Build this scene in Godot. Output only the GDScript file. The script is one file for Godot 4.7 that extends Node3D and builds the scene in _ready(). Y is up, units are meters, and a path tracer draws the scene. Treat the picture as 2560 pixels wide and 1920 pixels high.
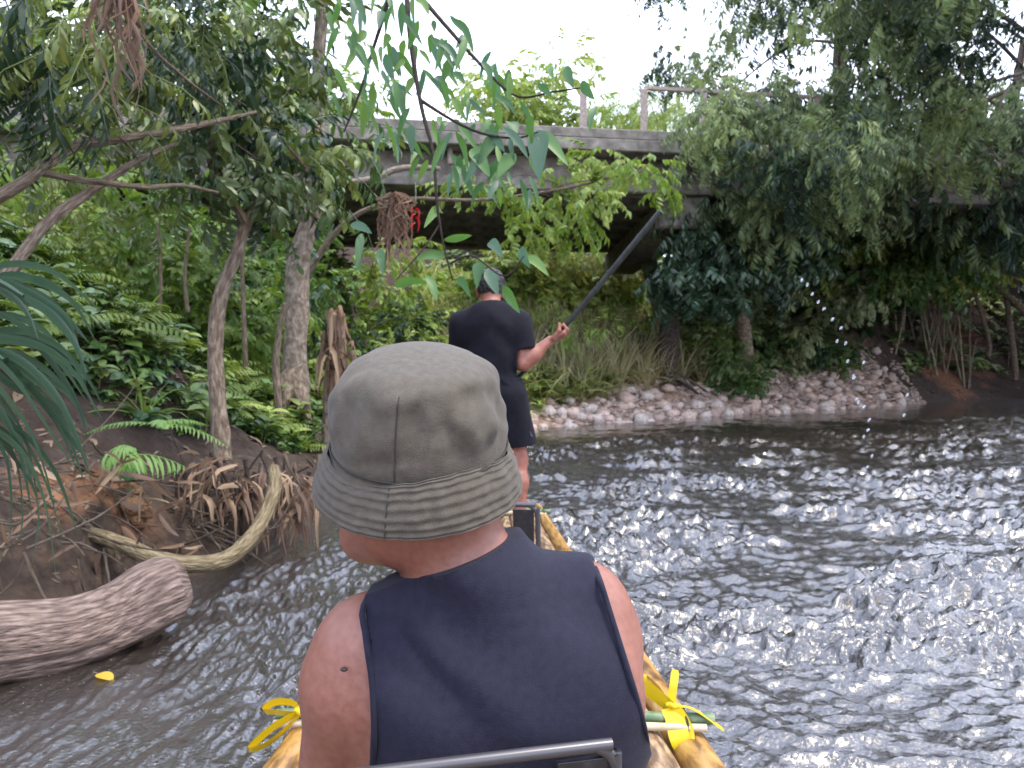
extends Node3D
# A bamboo raft trip down a jungle river: the seat behind a man in a bucket hat, a standing raftsman ahead, a road bridge beyond.

const FOCAL := 1925.0
const EYE := Vector3(0, 1.25, 0)
const PITCH := -0.0363

var rng := RandomNumberGenerator.new()
var fine := FastNoiseLite.new()
var taken := {}
var M := {}
var RIVER := PackedVector2Array()
var shore_grid := PackedFloat32Array()
const GRID_N := 280
const GRID_STEP := 0.25
const GRID_X := -25.0
const GRID_D := -22.0


func _ready() -> void:
	rng.seed = 20240611
	fine.seed = 7
	fine.noise_type = FastNoiseLite.TYPE_SIMPLEX_SMOOTH
	fine.frequency = 1.0
	fine.fractal_type = FastNoiseLite.FRACTAL_NONE
	camera_and_light()
	make_materials()
	make_river_shape()
	build_terrain()
	build_water()
	build_bridge()
	build_raft()
	build_chairs()
	build_seated_person()
	build_standing_person()
	build_left_bank()
	build_far_bank()
	build_left_trees()
	build_overhead_branch()
	build_right_trees()
	build_background_trees()
	build_small_things()


func camera_and_light() -> void:
	var cam := Camera3D.new()
	cam.name = "camera"
	cam.position = EYE
	cam.rotation = Vector3(PITCH, 0, 0)
	cam.fov = 53.0
	cam.near = 0.05
	cam.far = 500.0
	cam.current = true
	var glass := CameraAttributesPhysical.new()   # a phone's lens focused on the near man
	glass.frustum_focal_length = 24.0
	glass.frustum_focus_distance = 1.15
	glass.exposure_aperture = 9.0
	glass.frustum_near = 0.05
	glass.frustum_far = 500.0
	cam.attributes = glass
	cam.fov = 53.0
	add_child(cam)
	var sky_mat := ProceduralSkyMaterial.new()
	sky_mat.sky_top_color = Color(0.82, 0.87, 1.0)
	sky_mat.sky_horizon_color = Color(0.94, 0.95, 1.0)
	sky_mat.sky_curve = 0.25
	sky_mat.ground_bottom_color = Color(0.24, 0.23, 0.2)
	sky_mat.ground_horizon_color = Color(0.5, 0.5, 0.48)
	sky_mat.sun_angle_max = 40.0
	sky_mat.sun_curve = 0.1
	sky_mat.energy_multiplier = 1.0
	var sky := Sky.new()
	sky.sky_material = sky_mat
	var env := Environment.new()
	env.background_mode = Environment.BG_SKY
	env.sky = sky
	env.background_energy_multiplier = 1.0
	env.tonemap_mode = Environment.TONE_MAPPER_LINEAR
	env.tonemap_exposure = 3.8
	env.sdfgi_enabled = true
	env.ssao_enabled = true
	env.ssil_enabled = true
	var we := WorldEnvironment.new()
	we.name = "world_environment"
	we.environment = env
	add_child(we)
	var sun := DirectionalLight3D.new()
	sun.name = "sun"
	sun.light_color = Color(1.0, 0.96, 0.88)
	sun.light_energy = 0.32
	sun.light_angular_distance = 14.0
	sun.shadow_enabled = true
	add_child(sun)
	sun.look_at_from_position(Vector3(9, 20, 2.5), Vector3.ZERO, Vector3.UP)


# ---------------------------------------------------------------- names, things and parts

func numbered(called: String) -> String:
	taken[called] = taken.get(called, -1) + 1
	return called if taken[called] == 0 else "%s_%03d" % [called, taken[called]]


func tag(o: Node, label: String, category: String, group := "", kind := "") -> void:
	if label: o.set_meta("label", label)
	if category: o.set_meta("category", category)
	if group: o.set_meta("group", group)
	if kind: o.set_meta("kind", kind)


func thing(called: String, label: String, category: String, where := Vector3.ZERO, group := "") -> Node3D:
	var o := Node3D.new()
	o.name = numbered(called)
	add_child(o)
	o.position = where
	tag(o, label, category, group)
	return o


func part(parent: Node, called: String, mesh: Mesh, mat: Material, xf := Transform3D()) -> MeshInstance3D:
	var o := MeshInstance3D.new()
	o.name = called if parent != self else numbered(called)
	o.mesh = mesh
	o.material_override = mat
	o.transform = xf
	parent.add_child(o, true)
	return o


func at(px: float, py: float, depth: float) -> Vector3:
	var v := Vector3((px - 1280.0) / FOCAL, -(py - 960.0) / FOCAL, -1.0) * depth
	return EYE + v.rotated(Vector3.RIGHT, PITCH)


func lin(r: float, g: float, b: float) -> Color:
	return Color(r, g, b).linear_to_srgb()


# ---------------------------------------------------------------- mesh building

class MB:
	var v := PackedVector3Array()
	var n := PackedVector3Array()
	var uv := PackedVector2Array()
	var c := PackedColorArray()
	var idx := PackedInt32Array()

	func put(p: Vector3, nn: Vector3, t := Vector2.ZERO, col := Color.WHITE) -> int:
		v.append(p)
		n.append(nn)
		uv.append(t)
		c.append(col)
		return v.size() - 1

	func tri(a: int, b: int, d: int) -> void:   # counter-clockwise as seen from outside
		idx.append(a)
		idx.append(d)
		idx.append(b)

	func quad(a: int, b: int, d: int, e: int) -> void:
		tri(a, b, d)
		tri(a, d, e)

	func done(colours := false) -> ArrayMesh:
		var m := ArrayMesh.new()
		var arr := []
		arr.resize(Mesh.ARRAY_MAX)
		arr[Mesh.ARRAY_VERTEX] = v
		arr[Mesh.ARRAY_NORMAL] = n
		arr[Mesh.ARRAY_TEX_UV] = uv
		if colours:
			arr[Mesh.ARRAY_COLOR] = c
		arr[Mesh.ARRAY_INDEX] = idx
		if idx.size() > 0:
			m.add_surface_from_arrays(Mesh.PRIMITIVE_TRIANGLES, arr)
		return m


func spline(pts: Array, n: int) -> Array:
	var out := []
	var m := pts.size() - 1
	for i in n + 1:
		var t := float(i) / n * m
		var k := mini(int(t), m - 1)
		var f := t - k
		var p0 = pts[maxi(k - 1, 0)]
		var p1 = pts[k]
		var p2 = pts[k + 1]
		var p3 = pts[mini(k + 2, m)]
		if p1 is Vector3:
			out.append((p1 as Vector3).cubic_interpolate(p2, p0, p3, f))
		else:
			out.append(cubic_interpolate(p1, p2, p0, p3, f))
	return out


# A round limb along control points; rough is the unevenness of its radius, uv.y runs along it in metres.
func add_tube(b: MB, ctrl: Array, radii: Array, steps: int, sides: int, rough := 0.0, seed_off := 0.0, tips := true) -> void:
	var pts := spline(ctrl, steps)
	var rad := spline(radii, steps)
	var t0: Vector3 = (pts[1] - pts[0]).normalized()
	var up := Vector3.UP if absf(t0.y) < 0.9 else Vector3.RIGHT
	var side := t0.cross(up).normalized()
	var run := 0.0
	var first := b.v.size()
	for i in steps + 1:
		var p: Vector3 = pts[i]
		var t: Vector3 = ((pts[mini(i + 1, steps)] as Vector3) - pts[maxi(i - 1, 0)]).normalized()
		side = (side - t * side.dot(t)).normalized()
		var nrm := t.cross(side)
		if i > 0:
			run += p.distance_to(pts[i - 1])
		var r: float = rad[i]
		for k in sides + 1:
			var a := TAU * k / sides
			var dir := side * cos(a) + nrm * sin(a)
			var rr := r
			if rough > 0.0:
				var ka := TAU * (k % sides) / sides
				rr *= 1.0 + rough * (fine.get_noise_3d(cos(ka) * 1.3 + seed_off, sin(ka) * 1.3, run * 3.0 + seed_off) + 0.5 * fine.get_noise_3d(cos(ka) * 3.0, sin(ka) * 3.0 + seed_off, run * 11.0))
			b.put(p + dir * rr, dir, Vector2(float(k) / sides, run))
	for i in steps:
		for k in sides:
			var a := first + i * (sides + 1) + k
			b.quad(a, a + 1, a + sides + 2, a + sides + 1)
	if tips:
		for e in 2:
			var i: int = 0 if e == 0 else steps
			var t: Vector3 = ((pts[0] as Vector3) - pts[1] if e == 0 else (pts[steps] as Vector3) - pts[steps - 1]).normalized()
			var centre := b.put((pts[i] as Vector3) + t * float(rad[i]) * 0.25, t)
			var ring := []
			for k in sides + 1:
				ring.append(b.put(b.v[first + i * (sides + 1) + k], t))
			for k in sides:
				if e == 0:
					b.tri(centre, ring[k + 1], ring[k])
				else:
					b.tri(centre, ring[k], ring[k + 1])


func tube(ctrl: Array, radii: Array, steps := 16, sides := 8, rough := 0.0, seed_off := 0.0) -> ArrayMesh:
	var b := MB.new()
	add_tube(b, ctrl, radii, steps, sides, rough, seed_off)
	return b.done()


# A box with chamfered edges.
func add_box(b: MB, centre: Vector3, size: Vector3, basis := Basis(), bevel := 0.004) -> void:
	var h := size / 2
	bevel = minf(bevel, minf(h.x, minf(h.y, h.z)) * 0.8)
	var axes := [Vector3.RIGHT, Vector3.UP, Vector3.BACK]
	var ext := [h.x, h.y, h.z]
	var face := {}
	for ax in 3:
		var u: int = (ax + 1) % 3
		var w: int = (ax + 2) % 3
		for s in [-1, 1]:
			var ids := []
			for q in [[-1, -1], [1, -1], [1, 1], [-1, 1]]:
				var p: Vector3 = axes[ax] * ext[ax] * s + axes[u] * (ext[u] - bevel) * q[0] + axes[w] * (ext[w] - bevel) * q[1]
				ids.append(b.put(centre + basis * p, basis * (axes[ax] * s), Vector2(q[0], q[1])))
				var sg := [0, 0, 0]
				sg[ax] = s
				sg[u] = q[0]
				sg[w] = q[1]
				face["%d%s" % [ax, str(sg)]] = centre + basis * p
			if s > 0:
				b.quad(ids[0], ids[1], ids[2], ids[3])
			else:
				b.quad(ids[3], ids[2], ids[1], ids[0])
	for ax in 3:   # edges that run along ax
		var u: int = (ax + 1) % 3
		var w: int = (ax + 2) % 3
		for su in [-1, 1]:
			for sw in [-1, 1]:
				var nrm: Vector3 = basis * (axes[u] * su + axes[w] * sw).normalized()
				var q := []
				for sa in [-1, 1]:
					var sg := [0, 0, 0]
					sg[ax] = sa
					sg[u] = su
					sg[w] = sw
					q.append(b.put(face["%d%s" % [u, str(sg)]], nrm))
					q.append(b.put(face["%d%s" % [w, str(sg)]], nrm))
				if su * sw > 0:
					b.quad(q[0], q[1], q[3], q[2])
				else:
					b.quad(q[2], q[3], q[1], q[0])
	for sx in [-1, 1]:
		for sy in [-1, 1]:
			for sz in [-1, 1]:
				var sg := [sx, sy, sz]
				var nrm := basis * Vector3(sx, sy, sz).normalized()
				var q := []
				for ax in 3:
					q.append(b.put(face["%d%s" % [ax, str(sg)]], nrm))
				if sx * sy * sz > 0:
					b.tri(q[0], q[1], q[2])
				else:
					b.tri(q[2], q[1], q[0])


func box(size: Vector3, bevel := 0.004) -> ArrayMesh:
	var b := MB.new()
	add_box(b, Vector3.ZERO, size, Basis(), bevel)
	return b.done()


func beam(p: Vector3, q: Vector3, width: float, height: float, up := Vector3.UP) -> Array:   # [mesh, transform] of a bar from p to q
	var x := (q - p).normalized()
	var z := x.cross(up).normalized()
	return [box(Vector3(p.distance_to(q), height, width), minf(width, height) * 0.08), Transform3D(Basis(x, z.cross(x), z), (p + q) / 2)]


# ---------------------------------------------------------------- leaves

# One leaf along +z from the origin, folded along its midrib and bent down; prof is its half-width along the length.
func add_leaf(b: MB, xf: Transform3D, length: float, half: float, droop: float, fold: float, prof: Array, segs := 4, tint := Color.WHITE) -> void:
	var first := b.v.size()
	for i in segs + 1:
		var t := float(i) / segs
		var k := t * (prof.size() - 1)
		var lo := mini(int(k), prof.size() - 2)
		var w: float = lerpf(prof[lo], prof[lo + 1], k - lo) * half
		var a := droop * t
		var z := length * (sin(a) / droop * 1.0 if absf(droop) > 0.01 else t)
		var y := -length * ((1.0 - cos(a)) / droop if absf(droop) > 0.01 else 0.0)
		var nrm := Vector3(0, cos(a), sin(a))
		var lift := fold * w
		var up := nrm * lift
		for s in [-1, 0, 1]:
			var p: Vector3 = Vector3(0, y, z) + Vector3(w * s, 0, 0) + (up if s != 0 else Vector3.ZERO)
			b.put(xf * p, (xf.basis * (nrm + Vector3(-s * fold, 0, 0))).normalized(), Vector2(0.5 + s * 0.5, t), tint)
	for i in segs:
		var r := first + i * 3
		for s in 2:
			var a := r + s
			b.quad(a, a + 3, a + 4, a + 1)


const LANCE := [0.12, 0.75, 1.0, 0.8, 0.45, 0.03]
const OVAL := [0.1, 0.85, 1.0, 0.92, 0.6, 0.04]
const STRAP := [0.5, 0.95, 1.0, 0.9, 0.6, 0.03]
const HEART := [0.35, 1.0, 0.95, 0.7, 0.35, 0.03]


func leaf_mesh(length: float, half: float, droop: float, fold: float, prof: Array, segs := 4) -> ArrayMesh:
	var b := MB.new()
	add_leaf(b, Transform3D(), length, half, droop, fold, prof, segs)
	return b.done()


# A twig along +z with alternate leaves; hang is how far the leaves point down.
func add_spray(b: MB, xf: Transform3D, n: int, twig: float, length: float, half: float, prof: Array, hang: float, r: RandomNumberGenerator, segs := 3, vary := 0.0) -> void:
	add_tube(b, [xf * Vector3.ZERO, xf * Vector3(0, twig * 0.05, twig * 0.5), xf * Vector3(0, -twig * 0.08, twig)], [0.005, 0.004, 0.002], 2, 3, 0.0, 0.0, false)
	for i in n:
		var t := (i + 0.6) / n
		var s := -1.0 if i % 2 == 0 else 1.0
		var base := Vector3(0, twig * (0.05 * sin(PI * t) - 0.08 * t), twig * t)
		var yaw := s * r.randf_range(0.5, 1.3) * (1.0 - 0.6 * t)
		var bs := Basis(Vector3.UP, yaw) * Basis(Vector3.RIGHT, r.randf_range(0.2, 0.9) * hang) * Basis(Vector3.BACK, r.randf_range(-0.7, 0.7))
		var sc := r.randf_range(0.65, 1.2)
		var k := 1.0 + r.randf_range(-vary, vary)
		var warm := 1.0 + r.randf_range(-0.6, 0.9) * vary
		add_leaf(b, xf * Transform3D(bs, base), length * sc, half * sc, r.randf_range(0.2, 0.9), r.randf_range(0.1, 0.5), prof, segs, Color(k * warm, k, k / warm))


func spray_mesh(n: int, twig: float, length: float, half: float, prof: Array, hang: float, sd: int, segs := 3) -> ArrayMesh:
	var r := RandomNumberGenerator.new()
	r.seed = sd
	var b := MB.new()
	add_spray(b, Transform3D(), n, twig, length, half, prof, hang, r, segs)
	return b.done()


# Clumps of foliage of one kind: a few shared meshes of leafy twigs that point out of a ball, all hanging a little.
func clump_kind(radius: float, sprays: int, n: int, twig: float, length: float, half: float, prof: Array, hang: float, sag: float, sd: int, variants := 3) -> Dictionary:
	var r := RandomNumberGenerator.new()
	r.seed = sd
	var made := []
	for v in variants:
		var b := MB.new()
		for i in sprays:
			var q := Vector3(r.randf_range(-1, 1), r.randf_range(-1, 1), r.randf_range(-1, 1))
			if q.length() > 1.0:
				q = q.normalized() * r.randf()
			var z := (q * 1.1 + Vector3(r.randf_range(-0.5, 0.5), r.randf_range(-0.4, 0.4) - sag, r.randf_range(-0.5, 0.5))).normalized()
			if absf(z.y) > 0.97:
				z = (z + Vector3(0.35, 0, 0.2)).normalized()
			var x := Vector3.UP.cross(z).normalized()
			add_spray(b, Transform3D(Basis(x, z.cross(x), z) * Basis(Vector3.BACK, r.randf_range(-0.6, 0.6)), q * radius), n, twig * r.randf_range(0.7, 1.2), length, half, prof, hang, r, 3, 0.28)
		made.append(b.done(true))
	return {"meshes": made, "radius": radius}


var tints := {}


func tinted(base: StandardMaterial3D, ca: Color, cb: Color, step: int) -> StandardMaterial3D:
	var key := [base, ca, cb, step]
	if not tints.has(key):
		var m: StandardMaterial3D = base.duplicate()
		var c := ca.lerp(cb, step / 3.0)
		m.albedo_color = c.linear_to_srgb()
		var k: Color = base.backlight.srgb_to_linear()
		m.backlight = base.backlight
		tints[key] = m
	return tints[key]


func foliage(o: Node3D, base: Vector3, clumps: Array, kind: Dictionary, leaves: StandardMaterial3D, size: float, ca: Color, cb: Color) -> void:
	for c in clumps:
		var bs := Basis(Vector3.UP, rng.randf() * TAU) * Basis(Vector3.RIGHT, rng.randf_range(-0.25, 0.25))
		var sc: float = clampf(c[1] / kind.radius, 0.6, 1.5) * size
		var turn := bs.scaled(Vector3(sc * rng.randf_range(0.85, 1.2), sc * rng.randf_range(0.8, 1.1), sc * rng.randf_range(0.85, 1.2)))
		var piece := part(o, "leaf_clump", kind.meshes[rng.randi() % kind.meshes.size()], tinted(leaves, ca, cb, rng.randi() % 4), Transform3D(turn, c[0] - base))
		piece.set_meta("kind", "stuff")


# A rosette of leaves rising from the ground.
func herb_mesh(n: int, length: float, half: float, prof: Array, rise: float, sd: int, stem := 0.0) -> ArrayMesh:
	var r := RandomNumberGenerator.new()
	r.seed = sd
	var b := MB.new()
	for i in n:
		var yaw := TAU * i / n + r.randf_range(-0.5, 0.5)
		var el := rise * r.randf_range(0.5, 1.2)
		var bs := Basis(Vector3.UP, yaw) * Basis(Vector3.RIGHT, -el) * Basis(Vector3.BACK, r.randf_range(-0.4, 0.4))
		var sc := r.randf_range(0.6, 1.2)
		var base := Vector3(0, stem * r.randf_range(0.1, 1.0), 0)
		add_leaf(b, Transform3D(bs, base), length * sc, half * sc, r.randf_range(0.5, 1.4), r.randf_range(0.1, 0.5), prof, 4)
	if stem > 0.05:
		add_tube(b, [Vector3.ZERO, Vector3(0.01, stem * 0.5, 0), Vector3(0, stem, 0)], [0.008, 0.006, 0.003], 2, 4, 0.0, 0.0, false)
	return b.done()


# A feather leaf (palm frond, fern, mimosa) along +z: leaflets on both sides of a bent rib.
func add_frond(b: MB, xf: Transform3D, length: float, n: int, leaflet: float, half: float, droop: float, r: RandomNumberGenerator, sag := 0.3) -> void:
	var rib := []
	for i in 5:
		var t := i / 4.0
		rib.append(xf * Vector3(0, -length * (1.0 - cos(droop * t)) / maxf(droop, 0.01), length * sin(droop * t) / maxf(droop, 0.01)))
	add_tube(b, rib, [half * 0.5, half * 0.4, half * 0.3, half * 0.2, half * 0.1], 6, 4, 0.0, 0.0, false)
	for i in n:
		var t := 0.08 + 0.92 * (i + 0.5) / n
		var p := Vector3(0, -length * (1.0 - cos(droop * t)) / maxf(droop, 0.01), length * sin(droop * t) / maxf(droop, 0.01))
		var env := sin(PI * clampf(t * 0.85 + 0.13, 0, 1))
		for s in [-1, 1]:
			var bs := Basis(Vector3.RIGHT, droop * t) * Basis(Vector3.UP, s * (1.15 - 0.45 * t + r.randf_range(-0.08, 0.08))) * Basis(Vector3.RIGHT, sag * r.randf_range(0.6, 1.3))
			add_leaf(b, xf * Transform3D(bs, p), leaflet * env * r.randf_range(0.9, 1.08), half, sag + 0.25, 0.35, STRAP, 3)


func frond_mesh(length: float, n: int, leaflet: float, half: float, droop: float, sd: int, sag := 0.3) -> ArrayMesh:
	var r := RandomNumberGenerator.new()
	r.seed = sd
	var b := MB.new()
	add_frond(b, Transform3D(), length, n, leaflet, half, droop, r, sag)
	return b.done()


func fern_mesh(fronds: int, length: float, n: int, leaflet: float, half: float, rise: float, sd: int) -> ArrayMesh:
	var r := RandomNumberGenerator.new()
	r.seed = sd
	var b := MB.new()
	for i in fronds:
		var bs := Basis(Vector3.UP, TAU * i / fronds + r.randf_range(-0.3, 0.3)) * Basis(Vector3.RIGHT, -rise * r.randf_range(0.7, 1.2))
		add_frond(b, Transform3D(bs, Vector3.ZERO), length * r.randf_range(0.75, 1.1), n, leaflet, half, 1.1, r)
	return b.done()


# Many copies of one small mesh as one node; each entry is [Transform3D, Color (linear)].
func scatter(parent: Node, called: String, mesh: Mesh, mat: Material, list: Array) -> MultiMeshInstance3D:
	var mm := MultiMesh.new()
	mm.transform_format = MultiMesh.TRANSFORM_3D
	mm.use_colors = true
	mm.mesh = mesh
	mm.instance_count = list.size()
	for i in list.size():
		mm.set_instance_transform(i, list[i][0])
		mm.set_instance_color(i, list[i][1])
	var o := MultiMeshInstance3D.new()
	o.name = called if parent != self else numbered(called)
	o.multimesh = mm
	o.material_override = mat
	parent.add_child(o, true)
	return o


func tint(a: Color, b: Color, vary := 0.25) -> Color:
	var c := a.lerp(b, rng.randf())
	var k := 1.0 + rng.randf_range(-vary, vary)
	return Color(c.r * k, c.g * k, c.b * k)


func in_ball() -> Vector3:
	while true:
		var p := Vector3(rng.randf_range(-1, 1), rng.randf_range(-1, 1), rng.randf_range(-1, 1))
		if p.length_squared() <= 1.0:
			return p
	return Vector3.ZERO


# The orientation of a spray that points along dir, tilted at random.
func spray_basis(dir: Vector3, wild: float, size: float) -> Basis:
	var z := (dir + in_ball() * wild).normalized()
	if absf(z.y) > 0.98:
		z = (z + Vector3(0.3, 0, 0.2)).normalized()
	var x := Vector3.UP.cross(z).normalized()
	var bs := Basis(x, z.cross(x), z) * Basis(Vector3.BACK, rng.randf_range(-0.5, 0.5))
	return bs.scaled(Vector3.ONE * size)


# Crown: clumps are [centre, radius, sprays]; origin is the middle from which the sprays point away.
func crown_list(clumps: Array, origin: Vector3, hang: float, smin: float, smax: float, ca: Color, cb: Color) -> Array:
	var out := []
	for c in clumps:
		var centre: Vector3 = c[0]
		var rad: float = c[1]
		var shade := tint(ca, cb, 0.2)
		for i in int(c[2]):
			var q := in_ball()
			var p := centre + q * rad
			var dir := (p - origin).normalized() * 0.7 + q * 0.6 + Vector3(0, -hang, 0)
			out.append([Transform3D(spray_basis(dir, 0.5, rng.randf_range(smin, smax)), p), shade.lerp(tint(ca, cb, 0.3), 0.55)])
	return out


# ---------------------------------------------------------------- materials

func noise_tex(freq: float, ramp: Array, oct := 4, size := 512, kind := FastNoiseLite.TYPE_SIMPLEX_SMOOTH, sd := 1, warp := 0.0) -> NoiseTexture2D:
	var n := FastNoiseLite.new()
	n.seed = sd
	n.noise_type = kind
	n.frequency = freq
	n.fractal_octaves = oct
	if warp > 0.0:
		n.domain_warp_enabled = true
		n.domain_warp_amplitude = warp
		n.domain_warp_frequency = freq * 0.7
	var t := NoiseTexture2D.new()
	t.width = size
	t.height = size
	t.seamless = true
	t.noise = n
	if ramp.size() > 0:
		var g := Gradient.new()
		var offs := PackedFloat32Array()
		var cols := PackedColorArray()
		for e in ramp:
			offs.append(e[0])
			cols.append(e[1])
		g.offsets = offs
		g.colors = cols
		t.color_ramp = g
	return t


func mat(colour: Color, rough := 0.8, spec := 0.5) -> StandardMaterial3D:
	var m := StandardMaterial3D.new()
	m.albedo_color = colour
	m.roughness = rough
	m.metallic_specular = spec
	return m


func textured(called: String, tex: Texture2D, scale: float, rough := 0.85, bump: Texture2D = null, depth := 1.0, world := true) -> StandardMaterial3D:
	var m := mat(Color.WHITE, rough)
	m.resource_name = called
	m.albedo_texture = tex
	m.uv1_triplanar = true
	m.uv1_world_triplanar = world
	m.uv1_scale = Vector3.ONE * scale
	if bump:
		m.heightmap_enabled = true
		m.heightmap_texture = bump
		m.heightmap_scale = depth
	return m


# bark whose streaks run along the limb (uv.x goes round it, uv.y along it in metres)
func along(called: String, tex: Texture2D, rough: float) -> StandardMaterial3D:
	var m := mat(Color.WHITE, rough, 0.4)
	m.resource_name = called
	m.albedo_texture = tex
	m.uv1_scale = Vector3(1.0, 0.9, 1)
	m.heightmap_enabled = true
	m.heightmap_texture = bark_relief
	m.heightmap_scale = 1.2
	return m


var bark_relief: Texture2D


func leaf_mat(called: String, rough := 0.42, through := 0.55) -> StandardMaterial3D:
	var m := mat(Color.WHITE, rough, 0.5)
	m.resource_name = called
	m.vertex_color_use_as_albedo = true
	m.cull_mode = BaseMaterial3D.CULL_DISABLED
	m.backlight_enabled = true
	m.backlight = Color(through, through, through * 0.55).linear_to_srgb()
	return m


func leaf_colour(called: String, c: Color, rough := 0.4, through := 0.5) -> StandardMaterial3D:
	var m := mat(c.linear_to_srgb(), rough, 0.5)
	m.resource_name = called
	m.cull_mode = BaseMaterial3D.CULL_DISABLED
	if through > 0.0:
		m.backlight_enabled = true
		m.backlight = Color(c.r * through / maxf(c.g, 0.01), through, c.b * through / maxf(c.g, 0.01)).linear_to_srgb()
	return m


func make_materials() -> void:
	var grain := noise_tex(0.03, [], 5, 512, FastNoiseLite.TYPE_SIMPLEX_SMOOTH, 3)
	bark_relief = noise_tex(0.03, [], 5, 512, FastNoiseLite.TYPE_SIMPLEX_SMOOTH, 4, 12.0)
	var pits := noise_tex(0.06, [], 4, 512, FastNoiseLite.TYPE_CELLULAR, 5)
	var soil_tex := noise_tex(0.018, [[0.0, lin(0.13, 0.085, 0.06)], [0.4, lin(0.26, 0.18, 0.13)], [0.6, lin(0.36, 0.255, 0.19)], [0.8, lin(0.46, 0.34, 0.255)], [1.0, lin(0.56, 0.45, 0.35)]], 6, 1024, FastNoiseLite.TYPE_SIMPLEX_SMOOTH, 11, 30.0)
	M.soil = textured("soil", soil_tex, 0.45, 0.95, grain, 6.0)
	M.soil.vertex_color_use_as_albedo = true
	M.clay = textured("clay", noise_tex(0.02, [[0.0, lin(0.1, 0.05, 0.025)], [0.5, lin(0.22, 0.115, 0.055)], [1.0, lin(0.32, 0.19, 0.1)]], 5, 512, FastNoiseLite.TYPE_SIMPLEX_SMOOTH, 13, 20.0), 0.8, 0.95, pits, 5.0)
	M.bark = along("bark", noise_tex(0.02, [[0.0, lin(0.07, 0.05, 0.035)], [0.45, lin(0.17, 0.125, 0.09)], [0.7, lin(0.25, 0.2, 0.145)], [1.0, lin(0.36, 0.31, 0.24)]], 5, 512, FastNoiseLite.TYPE_SIMPLEX_SMOOTH, 17, 40.0), 0.9)
	M.pale_bark = along("pale_bark", noise_tex(0.02, [[0.0, lin(0.1, 0.072, 0.052)], [0.4, lin(0.21, 0.165, 0.125)], [0.7, lin(0.31, 0.25, 0.2)], [1.0, lin(0.42, 0.36, 0.3)]], 5, 512, FastNoiseLite.TYPE_SIMPLEX_SMOOTH, 19, 40.0), 0.85)
	M.dark_bark = along("dark_bark", noise_tex(0.025, [[0.0, lin(0.02, 0.016, 0.013)], [0.5, lin(0.06, 0.045, 0.036)], [1.0, lin(0.13, 0.1, 0.08)]], 5, 512, FastNoiseLite.TYPE_SIMPLEX_SMOOTH, 23, 30.0), 0.92)
	M.root_bark = along("root_bark", noise_tex(0.02, [[0.0, lin(0.08, 0.058, 0.032)], [0.4, lin(0.17, 0.128, 0.07)], [0.7, lin(0.25, 0.2, 0.115)], [1.0, lin(0.33, 0.28, 0.18)]], 5, 512, FastNoiseLite.TYPE_SIMPLEX_SMOOTH, 29, 30.0), 0.8)
	# driftwood: grain that runs along the log (uv.x around it, uv.y along it)
	var dw := StandardMaterial3D.new()
	dw.resource_name = "driftwood"
	dw.albedo_texture = noise_tex(0.02, [[0.0, lin(0.04, 0.026, 0.02)], [0.3, lin(0.1, 0.066, 0.052)], [0.55, lin(0.18, 0.122, 0.095)], [0.8, lin(0.25, 0.185, 0.15)], [1.0, lin(0.33, 0.26, 0.21)]], 6, 1024, FastNoiseLite.TYPE_SIMPLEX_SMOOTH, 31, 12.0)
	dw.uv1_scale = Vector3(2.0, 0.45, 1)
	dw.heightmap_enabled = true
	dw.heightmap_texture = noise_tex(0.025, [], 5, 1024, FastNoiseLite.TYPE_SIMPLEX_SMOOTH, 37, 20.0)
	dw.heightmap_scale = 0.9
	dw.roughness = 0.7
	M.driftwood = dw
	# bamboo: blotched straw yellow
	var bam := StandardMaterial3D.new()
	bam.resource_name = "bamboo"
	bam.albedo_texture = noise_tex(0.012, [[0.0, lin(0.07, 0.035, 0.012)], [0.32, lin(0.2, 0.1, 0.028)], [0.5, lin(0.36, 0.195, 0.05)], [0.75, lin(0.43, 0.25, 0.075)], [1.0, lin(0.52, 0.37, 0.18)]], 5, 512, FastNoiseLite.TYPE_SIMPLEX_SMOOTH, 41, 30.0)
	bam.uv1_scale = Vector3(1.0, 0.7, 1)
	bam.roughness = 0.38
	bam.metallic_specular = 0.5
	bam.heightmap_enabled = true
	bam.heightmap_texture = grain
	bam.heightmap_scale = 0.15
	M.bamboo = bam
	M.worn_bamboo = bam.duplicate()
	M.worn_bamboo.resource_name = "worn_bamboo"
	M.worn_bamboo.albedo_texture = noise_tex(0.02, [[0.0, lin(0.05, 0.03, 0.018)], [0.4, lin(0.17, 0.1, 0.05)], [0.6, lin(0.32, 0.21, 0.115)], [1.0, lin(0.5, 0.38, 0.25)]], 5, 512, FastNoiseLite.TYPE_SIMPLEX_SMOOTH, 43, 20.0)
	M.worn_bamboo.roughness = 0.5
	M.green_bamboo = textured("green_bamboo", noise_tex(0.02, [[0.0, lin(0.05, 0.1, 0.04)], [0.6, lin(0.12, 0.19, 0.09)], [1.0, lin(0.3, 0.34, 0.2)]], 4, 256, FastNoiseLite.TYPE_SIMPLEX_SMOOTH, 47), 3.0, 0.45, null, 0.0, false)
	M.split_bamboo = textured("split_bamboo", noise_tex(0.02, [[0.0, lin(0.4, 0.3, 0.16)], [1.0, lin(0.62, 0.55, 0.42)]], 4, 256, FastNoiseLite.TYPE_SIMPLEX_SMOOTH, 48), 3.0, 0.6, null, 0.0, false)
	M.cane = textured("cane", noise_tex(0.02, [[0.0, lin(0.1, 0.08, 0.045)], [0.5, lin(0.22, 0.19, 0.11)], [1.0, lin(0.36, 0.32, 0.2)]], 4, 256, FastNoiseLite.TYPE_SIMPLEX_SMOOTH, 49), 1.0, 0.6)
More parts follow.
